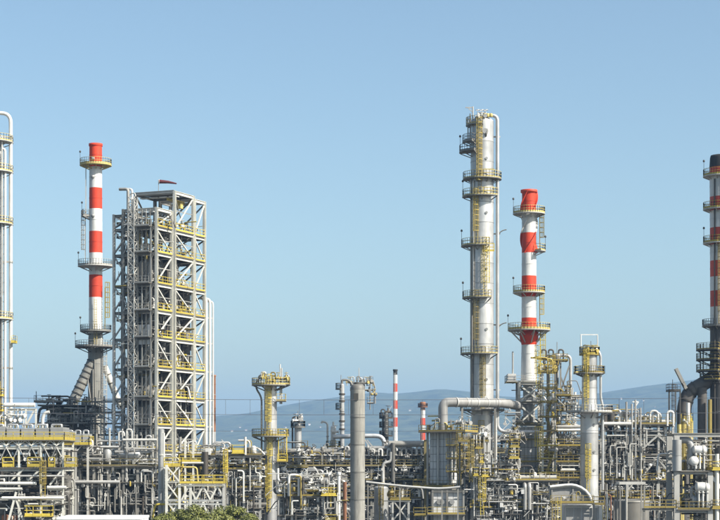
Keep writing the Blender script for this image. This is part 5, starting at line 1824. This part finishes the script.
# ---- piping group with looped overhead line
t = T('looped_pipework', 'grey vertical vessel with a looped overhead pipe, left of the gantry column', 'vessel', (PX(557, 306), 306, 0))
Y = 306.0
s = S(Y)
t.shells(0, Z(366), 1.8 * s, 'alu_dull', 3)
t.mb('cone', MB().lathe([(1.8 * s, Z(366)), (4.4 * s, Z(356)), (4.4 * s, Z(354)), (0, Z(353))], 28), 'alu_dull')
t.pipe([(-4 * s, 0, Z(356)), (-12 * s, 0, Z(357)), (-13 * s, 0, Z(366)), (-9 * s, 0, Z(372)), (-9 * s, 0, Z(440))], 1.5 * s, 'pipe_grey', 1.0, 'overhead_pipe', 12)
t.pipe([(3 * s, 0, Z(355.5)), (13.5 * s, 0, Z(355.5)), (13.5 * s, 0, Z(415)), (5 * s, 0, Z(440))], 1.5 * s, 'pipe_silver', 1.2, 'overhead_pipe', 12)
t.deck(-9 * s, 10 * s, -1.8, 1.4, Z(361), 'slats', 'FLR', 'ochre')
for x, d in ((-11, -1), (-4, -1), (6, -1)):
    t.goose(x * s, -.6, Z(361), Z(350), .14, 'pipe_dark', d, .8)
t.rod((0, 0, Z(354)), (0, 0, Z(342)), .06, 'grey', 'lightning_rod')
t.brace((3 * s, -.5, Z(392)), (12 * s, -.5, Z(366)), .24, 'grey')
t.brace((3 * s, -.5, Z(376)), (12 * s, -.5, Z(400)), .24, 'grey')
for x in (3.0, -2.5):
    t.col(x * s, -.8, 0, Z(362), .28, 'grey')
for v in (396, 411, 430):
    t.deck(-3 * s, 13 * s, -2, 2, Z(v), 'slats', 'FR', 'ochre')
    clutter(t, -2 * s, 12 * s, -1.7, 1, Z(v), 8, ('pipe_silver', 'ochre', 'pipe_grey', 'pipe_white'))
t.rod((18.5 * s, .5, Z(440)), (18.5 * s, .5, Z(392)), .2, 'white', 'vent_pipe')
t.rod((16 * s, .5, Z(440)), (16 * s, .5, Z(388)), .1, 'light', 'vent_pipe')
for v, m, a, b in ((427, 'pipe_silver', -8, 22), (430.5, 'pipe_white', -8, 22), (470, 'pipe_white', 2, 16)):
    t.rod((a * s, -2.4, Z(v)), (b * s, -2.4, Z(v)), .26, m, 'pipe')
rack(t, -2 * s, 22 * s, -2.2, 4, [
    D(Z(446), deck=True, dm='slats', rails='F', clutter=9, pipes=[(.3, 'pipe_silver'), (.3, 'pipe_dark')]),
    D(Z(462), deck=True, dm='slats', rails='F', clutter=9, pipes=[(.3, 'pipe_grey'), (.3, 'pipe_dark')]),
    D(Z(478), deck=True, dm='slats', rails='F', clutter=9, pipes=[(.3, 'pipe_dark')])], 2, 'grey', 'grey', .26)

detail(t, -8 * s, 24 * s, -2.6, 1, Z(482), Z(392), 120, ('pipe_silver', 'pipe_grey', 'dark', 'ochre', 'pipe_white'))

# ---- barrel-roofed compressor house
Y = 262.0
s = S(Y)
t = T('compressor_house', 'grey barrel-roofed compressor house with a white lit side, lower right', 'building', (PX(577, Y), Y, 0))
# arch profile: flat to the left, curving down at the right
prof = [(-27, 486.0), (-12, 484.3), (-6, 484), (-1, 484.8), (4, 486.8), (8.5, 490), (12, 494.3), (14, 498.5), (14.8, 502.5)]
b = MB()
d = 3.2
for (ua, va), (ub, vb) in zip(prof[:-1], prof[1:]):
    b.quad((ua * s, 0, Z(va)), (ub * s, 0, Z(vb)), (ub * s, d, Z(vb)), (ua * s, d, Z(va)), True)
    b.quad((ua * s, 0, Z(va)), (ua * s, 0, Z(va) - .5), (ub * s, 0, Z(vb) - .5), (ub * s, 0, Z(vb)))
    b.quad((ua * s, d, Z(va)), (ub * s, d, Z(vb)), (ub * s, d, Z(vb) - .5), (ua * s, d, Z(va) - .5))
t.mb('roof', b, 'light')
t.mb('roof_edge', MB().tube([(ua * s, -.05, Z(va) - .15) for ua, va in prof], .22, 8), 'white')
b = MB()
pts = [(ua * s - .12, Z(va) - .45) for ua, va in prof]
n = len(pts)
lo = Z(503)
for (xa_, za_), (xb_, zb_) in zip(pts[:-1], pts[1:]):
    b.quad((xa_, .25, lo), (xb_, .25, lo), (xb_, .25, zb_), (xa_, .25, za_))
t.mb('gable', b, 'duct')
for k in (0, 2, 4):
    t.bar((prof[k][0] * s + .3, .12, Z(504)), (prof[k][0] * s + .3, .12, Z(prof[k][1]) - .5), .2, .2, 'grey', 'rib', 'box')
t.deck(-28 * s, 16 * s, -1.6, .1, Z(503), 'grating', 'FR', 'ochre', toe=.3)
clutter(t, -26 * s, 14 * s, -1.3, -.3, Z(503), 5, ('ochre', 'pipe_dark', 'pipe_grey'), 1.6)
t.box((-12 * s, -.3, 0), (22 * s, 6, Z(505.5)), 'panel', 'wall')
for k in range(4):
    t.box(((-11 + k * 8) * s, -.4, Z(530)), ((-4 + k * 8) * s, -.3, Z(508)), 'duct', 'wall_panel')
t.box((21.4 * s, -.6, 0), (25.5 * s, 5, Z(506)), 'white', 'side_wall')  # white box for the lit right side, brightness put into its colour
t.ladder(-19 * s, -1.8, Z(524), Z(497), -90, 'yellow', True, cw=1.2)
t.ladder(-24.5 * s, -1.8, Z(524), Z(497), -90, 'ochre', True, cw=1.0)
t.handrail([(14 * s, -1.5, Z(505)), (26 * s, -1.5, Z(505))], 'ochre', 1.2, None, .35, .1)
for x in (-27, 15.5):
    t.col(x * s, -1.4, 0, Z(503.6), .24, 'grey')
t.rod((29.5 * s, -.5, 0), (29.5 * s, -.5, Z(494)), .14, 'white', 'vent_pipe')
t.ladder(26.5 * s, -1.2, Z(524), Z(506), -90, 'ochre', True, cw=.9)

# ---- right rack with expansion loops
Y = 302.0
s = S(Y)
t = T('loop_rack', 'tall grey pipe rack with white expansion loops, right of the gantry column', 'pipe rack', (PX(638, Y), Y, 0))
xa, xb = -37 * s, 35 * s
rack(t, xa, xb, 0, 9, [
    D(Z(424), bm='grey', deck=True, rails='F', rail='ochre', pipes=[(.3, 'pipe_silver'), (.2, 'pipe_grey'), (.25, 'pipe_silver'), (.2, 'pipe_dark')], clutter=30, cmats=('pipe_white', 'ochre', 'pipe_silver', 'pipe_grey')),
    D(Z(435), pipes=[(.35, 'pipe_grey'), (.3, 'pipe_dark'), (.3, 'pipe_silver')], clutter=14, bw=.4),
    D(Z(455), deck=True, rails='F', rail='dark', pipes=[(.3, 'pipe_dark'), (.3, 'pipe_grey')], clutter=18, cmats=('pipe_white', 'pipe_dark', 'pipe_grey')),
    D(Z(480), deck=True, rails='F', rail='ochre', pipes=[(.3, 'pipe_silver'), (.3, 'pipe_dark'), (.3, 'pipe_grey')], clutter=26, cmats=('pipe_white', 'pipe_dark', 'ochre', 'rust')),
    D(Z(497), deck=True, rails='F', rail='ochre', pipes=[(.3, 'pipe_silver'), (.3, 'pipe_dark')], clutter=18, cmats=('pipe_dark', 'pipe_silver', 'rust')),
], 5, 'light', 'grey', .36, ztop=Z(424))
for a, h, w_, m in ((12, 411, 8, 'pipe_white'), (15, 413, 8, 'pipe_silver'), (29, 411.5, 6, 'pipe_white'), (-24, 410, 7, 'pipe_white'), (-16, 412, 5, 'pipe_silver'), (-36, 414, 7, 'pipe_white')):
    y = rnd.uniform(-.5, 1)
    t.pipe([(a * s, y, Z(426)), (a * s, y, Z(h)), ((a + w_) * s, y, Z(h)), ((a + w_) * s, y, Z(426))], .2, m, .8)
t.pipe([(-34 * s, -.3, Z(432)), (-34 * s, -.3, Z(411)), (-27 * s, -.3, Z(409)), (-27 * s, -.3, Z(420))], .55, 'pipe_dark', 1.0)
t.pipe([(-27 * s, .6, Z(420)), (-27 * s, .6, Z(440)), (-28.5 * s, .6, Z(446)), (-28.5 * s, .6, Z(470))], .3, 'black', .8)
for x, vt in ((-12, 402), (-6.5, 404), (-3, 400), (2, 408)):
    t.rod((x * s, -.5, Z(480)), (x * s, -.5, Z(vt)), .17, 'pipe_silver', 'vent_pipe')
t.brace((-6 * s, -.5, Z(402)), (0, -.5, Z(402)), .2, 'white')
t.brace((-4 * s, -.5, Z(408)), (0, -.5, Z(402)), .18, 'white')
for (a, va, b, vb) in ((4, 449, 19, 436), (35, 449, 20, 436), (4, 476, 18, 459), (35, 478, 20, 459), (-8, 460, 4, 444)):
    t.brace((a * s, -.25, Z(va)), (b * s, -.25, Z(vb)), .3, 'light')
for k in range(6):                         # dark cooler bundle
    t.rod((8 * s, 1.5, Z(440 + k * 2.6)), (32 * s, 1.5, Z(440 + k * 2.6)), .2, 'dark' if k % 2 else 'pipe_grey', 'cooler_tube')
for k in range(7):
    t.col((8 + k * 4) * s, 1.2, Z(458), Z(438), .2, 'grey')
risers(t, xa, 4 * s, -.8, Z(482), Z(428), 34, ('pipe_silver', 'light', 'pipe_white', 'pipe_grey'))
risers(t, xa, xb, -1.0, Z(524), Z(482), 26, ('pipe_silver', 'pipe_dark', 'pipe_grey', 'rust'))
t.rod((-38 * s, -1.6, Z(424)), (-8 * s, -1.2, Z(424)), .3, 'pipe_white', 'pipe')

detail(t, xa, xb, -1, 3, Z(522), Z(426), 290, ('pipe_silver', 'pipe_grey', 'dark', 'dark', 'pipe_white', 'pipe_dark', 'ochre'))

t = T('low_tank', 'low dark grey tank under the right rack with a pale flat rim', 'tank', (PX(632, 274), 274, 0))
Y = 274.0
s = S(Y)
t.shells(0, Z(501), 17 * s, 'panel_dark', 3)
t.mb('roof', MB().lathe([(17.4 * s, Z(502)), (17.4 * s, Z(500.5)), (17 * s, Z(500.5)), (0, Z(499))], 40), 'grey')
t.ring_platform(Z(498), 15 * s, 2.2 * s, 180, 360, 'ochre', 'grating', brackets=False)
t.rod((-8 * s, -15 * s, 0), (-8 * s, -16 * s, Z(483)), .18, 'light', 'post')
t = T('canopy', 'flat pale canopy roof between compressor house and right rack', 'canopy', (PX(631, 268), 268, 0))
Y = 268.0
s = S(Y)
t.box((-13 * s, -1.5, Z(484.5)), (13 * s, 2, Z(482)), 'light', 'roof')
for x in (-12, 12):
    t.col(x * s, -1.2, 0, Z(484.6), .24, 'grey')
    t.col(x * s, 1.6, 0, Z(484.6), .24, 'grey')

# ---- exchanger structure at the right
Y = 250.0
s = S(Y)
t = T('exchanger_frame', 'grey two-storey steel frame carrying white exchangers, lower right corner', 'steel frame', (PX(692, Y), Y, 0))
FRAME = t
for x, w_ in ((-15.5, .75), (18, .7)):
    for y in (0, 6):
        t.col(x * s, y, 0, Z(436) if x < 0 else Z(472), w_, 'light')
for v, a, b in ((435, -18, 52), (472.5, -16, 19), (511, -16, 19)):
    t.bar((a * s, -.05, Z(v)), (b * s, -.05, Z(v)), .4, .5, 'light')
    t.bar((a * s, 6.05, Z(v)), (b * s, 6.05, Z(v)), .4, .5, 'grey')
for v in (471, 509.5):
    t.deck(-15 * s, 18 * s, -.6, 6.4, Z(v), 'grating', 'F' if v > 500 else '', 'ochre', toe=.25)
t.deck(19 * s, 45 * s, -.8, 6, Z(469.5), 'yellow', 'FL', 'yellow', toe=0.33, w=.085)
t.deck(19 * s, 45 * s, -.8, 6, Z(508), 'ochre', 'FL', 'ochre', toe=.3)
t.col(40 * s, 0, 0, Z(436), .5, 'light')
t.brace((18 * s, -.1, Z(475)), (32 * s, -.1, Z(492)), .4, 'cream')
t.rod((24.5 * s, -.3, 0), (24.5 * s, -.3, Z(454)), .3, 'cream', 'pipe')
t.rod((21.5 * s, .5, 0), (21.5 * s, .5, Z(475)), .4, 'straw', 'pipe')
t.shells(Z(471), Z(440), 4.6 * s, 'alu_dull', 2.5, cx=-15.5 * s, cy=-.4, name='insulated_leg_section')
t.handrail([(-48 * s, -.4, Z(508)), (-16 * s, -.4, Z(508))], 'ochre', 1.1, None, .25, .08)
t.bar((-50 * s, -.1, Z(509.5)), (-16 * s, -.1, Z(509.5)), .3, .3, 'grey')
t.col(-48 * s, 0, 0, Z(509), .3, 'grey')
t.pipe([(-16 * s, .6, Z(440)), (-3 * s, .6, Z(440)), (0 * s, .6, Z(446)), (0 * s, .6, Z(458))], .5, 'alu_dull', 1.2)
risers(t, -10 * s, 16 * s, 4, Z(508), Z(474), 12, ('pipe_dark', 'pipe_grey', 'pipe_silver'))
risers(t, -10 * s, 16 * s, 5, Z(470), Z(438), 9, ('pipe_grey', 'straw', 'ochre'))
clutter(t, -12 * s, 14 * s, .2, 5, Z(471), 12, ('pipe_white', 'ochre', 'pipe_silver'))
clutter(t, -12 * s, 14 * s, .2, 5, Z(509.5), 14, ('pipe_dark', 'ochre', 'pipe_silver', 'pipe_white'))
for x in (-9, -4):
    t.rod((x * s, 3, Z(471)), (x * s, 3, Z(424)), .3, 'straw', 'pipe')
t.ladder(-3 * s, 1.2, Z(470), Z(430), -90, 'ochre', True)
for k, (u, v, rr, lab) in enumerate(((696, 450, 4.2, 'upper right white exchanger drum in the grey frame'), (690, 461, 4.6, 'white exchanger drum beneath the topmost one in the grey frame'), (699, 487, 4.8, 'upper white exchanger drum in the lower bay of the grey frame'), (695, 500, 4.5, 'lowest greyish exchanger drum in the grey frame'))):
    e = T('heat_exchanger', lab, 'heat exchanger', (PX(u, 251), 249.2 + (k % 2) * .6, 0), 0, 'exchangers in the grey frame')
    dm = 'white' if k != 3 else 'alu_dull'
    e.drum(2.2 * s, .9, PZ(v, 251), 1.5 if k != 1 else 2.2, rr * s, 'x' if k != 1 else 'y', dm, False, 'light')
    zb = PZ(471 if k < 2 else 509.5, 251)
    for x in (-2.5 * s, 6.5 * s):
        e.box((x - .12, .5, zb), (x + .12, 1.3, PZ(v, 251) - rr * s * .75), 'grey', 'saddle')
    for q in range(3):
        x = (q * 4.2 - 2) * s
        e.rod((x, .5, PZ(v, 251) - rr * s * .8), (x, .5, zb + .3), .13, 'pipe_white', 'nozzle')
        e.rod((x, .5, PZ(v, 251) - rr * s * 1.25), (x, .5, PZ(v, 251) - rr * s * 1.1), .26, 'light', 'nozzle_flange', 'flange')
    e.pipe([(-4 * s, 1.6, PZ(v, 251)), (-8 * s, 1.6, PZ(v, 251)), (-8 * s, 1.6, zb + .05)], .2, 'alu_dull', .6)

t = FRAME
Y = 250.0
s = S(Y)
detail(t, -15 * s, 30 * s, 2.6, 5.8, Z(520), Z(440), 110, ('pipe_silver', 'pipe_grey', 'dark', 'dark', 'pipe_dark', 'ochre'))

# yellow stations by the flue duct
t = T('yellow_station', 'yellow caged platform with white vent beneath the arched flue duct', 'platform', (PX(686, 290), 290, 0))
Y = 290.0
s = S(Y)
t.deck(-4 * s, 6 * s, -1, 1, Z(421), 'yellow', 'FLR', 'yellow', toe=0.45, w=.085, h=1.2)
t.rod((1 * s, -.9, Z(440)), (1 * s, -.9, Z(403)), .3, 'white', 'vent_pipe')
for x in (-3.5, 5.5):
    for y in (-.8, .8):
        t.col(x * s, y, 0, Z(421.5), .24, 'straw')
t.ladder(0, -1.3, Z(470), Z(422), -90, 'ochre', True, cw=1.1)
t.pipe([(2 * s, -1.2, Z(470)), (2 * s, -1.2, Z(426)), (-4 * s, -1.2, Z(420))], .22, 'pipe_white', .8)

# ---- dense shaded pipework further back, several runs
def back_rack(u0, u1, Y, vs, label, nb, mats, seed):
    global rnd
    keep, rnd = rnd, random.Random(seed)
    t = T('back_rack', label, 'pipe rack', (PX((u0 + u1) / 2, Y), Y, 0))
    s = S(Y)
    w = (u1 - u0) * s / 2
    L = []
    for k, v in enumerate(vs):
        L.append(D(PZ(v, Y), deck=True, rails='F', rail='olive' if k % 2 else 'grey', clutter=int(w * .9), brace=('X', 'D', None)[k % 3], pipes=[(rnd.uniform(.15, .45), rnd.choice(mats)) for _ in range(4)], cmats=mats))
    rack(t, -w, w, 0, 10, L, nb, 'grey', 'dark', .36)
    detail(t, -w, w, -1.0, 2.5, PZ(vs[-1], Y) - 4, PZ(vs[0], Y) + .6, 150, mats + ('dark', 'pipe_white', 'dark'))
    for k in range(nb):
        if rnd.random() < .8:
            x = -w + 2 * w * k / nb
            t.box((x + .5, 4.5, PZ(vs[-1], Y) - 6), (x + 2 * w / nb * .9, 8, PZ(vs[rnd.choice((0, 1, 1, 2))], Y) + .9), 'panel_dark', 'dark_infill_box')  # solid dark box added to block ground and sky light
    risers(t, -w, w, -.8, PZ(vs[-1], Y) - 3, PZ(vs[0], Y) + 1, int(w * .8), mats)
    for k in range(int(w / 4)):
        x = rnd.uniform(-w, w)
        t.shells(0, PZ(rnd.uniform(vs[0] - 2, vs[1]), Y), rnd.uniform(.7, 1.7), rnd.choice(('alu_dull', 'panel_dark', 'pipe_grey')), 3, cx=x, cy=rnd.uniform(2, 8), name='standpipe_section')
    rnd = keep

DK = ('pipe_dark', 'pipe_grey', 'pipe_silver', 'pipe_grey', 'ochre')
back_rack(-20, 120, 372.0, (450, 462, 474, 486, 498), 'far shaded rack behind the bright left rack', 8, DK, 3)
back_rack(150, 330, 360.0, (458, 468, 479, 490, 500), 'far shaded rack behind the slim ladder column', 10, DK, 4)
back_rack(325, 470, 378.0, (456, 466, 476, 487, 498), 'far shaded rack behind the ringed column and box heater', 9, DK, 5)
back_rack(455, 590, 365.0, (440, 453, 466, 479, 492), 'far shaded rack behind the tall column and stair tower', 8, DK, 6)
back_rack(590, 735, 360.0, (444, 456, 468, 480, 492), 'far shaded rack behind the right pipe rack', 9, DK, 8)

# ================================================================== low white building and trees in front
t = T('site_building', 'long low white building with flat roof at the bottom left edge', 'building', (PX(98, 222), 222, 0))
Y = 222.0
s = S(Y)
zt = Z(517.3)
t.box((-41 * s, 0, 0), (42 * s, 9, zt - .3), 'wall_white', 'wall')
t.box((-41.6 * s, -.15, zt - .3), (42.6 * s, 9.15, zt), 'wall_white', 'roof')
for k in range(4):
    x = (-34 + k * 20) * s
    f = t.box((x, -.06, 3.2), (x + 1.5, -.002, 4.6), 'light', 'window')
    t.mb('pane', MB().box((x + .1, -.09, 3.3), (x + 1.4, -.05, 4.5)), 'glass', f)
t.box((-2 * s, -.08, 0), (6 * s, -.002, 2.2), 'grey', 'door')


def leaf_material():
    m = bpy.data.materials.new('leaf')
    m.use_nodes = True
    n, l = m.node_tree.nodes, m.node_tree.links
    b = n['Principled BSDF']
    geo = n.new('ShaderNodeNewGeometry')
    a = n.new('ShaderNodeTexNoise')
    a.inputs['Scale'].default_value = .9
    a.inputs['Detail'].default_value = 4
    l.new(geo.outputs['Position'], a.inputs['Vector'])
    mx = n.new('ShaderNodeMath')
    mx.operation = 'MULTIPLY_ADD'
    mx.inputs[1].default_value = .45
    l.new(geo.outputs['Random Per Island'], mx.inputs[0])
    l.new(a.outputs['Fac'], mx.inputs[2])
    r = n.new('ShaderNodeValToRGB')
    e = r.color_ramp.elements
    e[0].color = (.04, .05, .014, 1)
    e[0].position = .4
    e[1].color = (.20, .21, .04, 1)
    e[1].position = .95
    l.new(mx.outputs[0], r.inputs[0])
    l.new(r.outputs[0], b.inputs['Base Color'])
    b.inputs['Roughness'].default_value = .6
    return m


LEAF = leaf_material()
BARK = mat('bark', (.12, .09, .06), .9, 0, .1, .3)


def tree(u, v, Y, w, label, seed):
    q = random.Random(seed)
    s = S(Y)
    H = PZ(v, Y)
    t = T('broadleaf_tree', label, 'tree', (PX(u, Y), Y, 0), 0, 'trees at the bottom edge')
    W = w * s / 2
    tr = MB().tube([(0, 0, 0), (.1, 0, H * .25), (-.1, .1, H * .5), (.05, 0, H * .72)], [.38, .3, .22, .1], 10)
    trunk = t.mb('trunk', tr, BARK)
    clumps = []
    for k in range(44):
        a, rr = q.uniform(0, 6.283), math.sqrt(q.random())
        c = Vector((math.cos(a) * rr * W * .86, math.sin(a) * rr * W * .6, H - .55 - (rr ** 2) * H * .18 - q.uniform(0, H * .34) * q.random()))
        clumps.append((c, q.uniform(.55, 1.0)))
    for c, _ in clumps[::3]:
        t.mb('limb', MB().tube([(0, 0, H * q.uniform(.3, .5)), tuple(c * .5 + Vector((0, 0, H * .28))), tuple(c)], [.16, .1, .03], 6), BARK)
    b = MB()
    for c, rad in clumps:
        for _ in range(520):
            d = Vector((q.gauss(0, 1), q.gauss(0, 1), q.gauss(0, 1))).normalized()
            p = c + Vector((d.x * 1.15, d.y, d.z * .8)) * rad * (q.random() ** .4) * q.uniform(.85, 1.15)
            nrm = (d + Vector((q.uniform(-1, 1), q.uniform(-1, 1), q.uniform(-.2, 1.2))) * .9).normalized()
            X, Yv, _z = frame(nrm)
            an = q.uniform(0, 6.28)
            e1 = (X * math.cos(an) + Yv * math.sin(an)) * q.uniform(.09, .16)
            e2 = (Yv * math.cos(an) - X * math.sin(an)) * q.uniform(.05, .08)
            b.quad(tuple(p - e1), tuple(p + e2), tuple(p + e1), tuple(p - e2))
    t.mb('crown', b, LEAF)


tree(193, 504.0, 196.0, 70, 'broad green tree below the white truss walkway', 21)
tree(228, 503.0, 202.0, 76, 'green tree top just left of the slim column foot', 22)
tree(168, 511.0, 199.0, 44, 'low green tree top beside the fat standpipe', 23)

# ================================================================== overhead wires in front
Y = 150.0
s = S(Y)
t = T('overhead_line', 'thin dark overhead wires with droppers strung across the whole picture', 'power line', (0, Y, 0))
x0, x1 = PX(-60, Y), PX(780, Y)
for x in (x0, x1):
    t.rod((x, 0, 0), (x, 0, Z(392)), .16, 'concrete', 'pole')
    t.bar((x - .6, 0, Z(399)), (x + .6, 0, Z(399)), .12, .12, 'grey', 'cross_arm', 'box')
def wire_z(v, x):
    f = (x - x0) / (x1 - x0)
    return Z(v) - 4 * .22 * f * (1 - f) + .1
for v in (398.5, 413.5, 430):
    n = 26
    pts = [(x0 + (x1 - x0) * k / n, 0, wire_z(v, x0 + (x1 - x0) * k / n)) for k in range(n + 1)]
    t.mb('wire', MB().tube(pts, .019 if v < 420 else .013, 6, False), 'wire')
for k in range(34):
    x = PX(-45 + k * 24.6, Y)
    if x < x1:
        t.rod((x, 0, wire_z(413.5, x)), (x, 0, wire_z(398.5, x)), .012, 'wire', 'dropper')

# ================================================================== haze
hz_b = MB().box((-5100, -800, -1.2), (5100, 9100, 345))
hm_ = bpy.data.materials.new('haze_air')
hm_.use_nodes = True
n, l = hm_.node_tree.nodes, hm_.node_tree.links
n.clear()
vo = n.new('ShaderNodeVolumePrincipled')
vo.inputs['Color'].default_value = (.31, .54, .88, 1)
vo.inputs['Density'].default_value = 1.15e-4
vo.inputs['Anisotropy'].default_value = 0.0
out = n.new('ShaderNodeOutputMaterial')
l.new(vo.outputs[0], out.inputs['Volume'])
ho = bpy.data.objects.new('haze', hz_b.mesh('haze', hm_))
ho['kind'] = 'stuff'
COL.objects.link(ho)
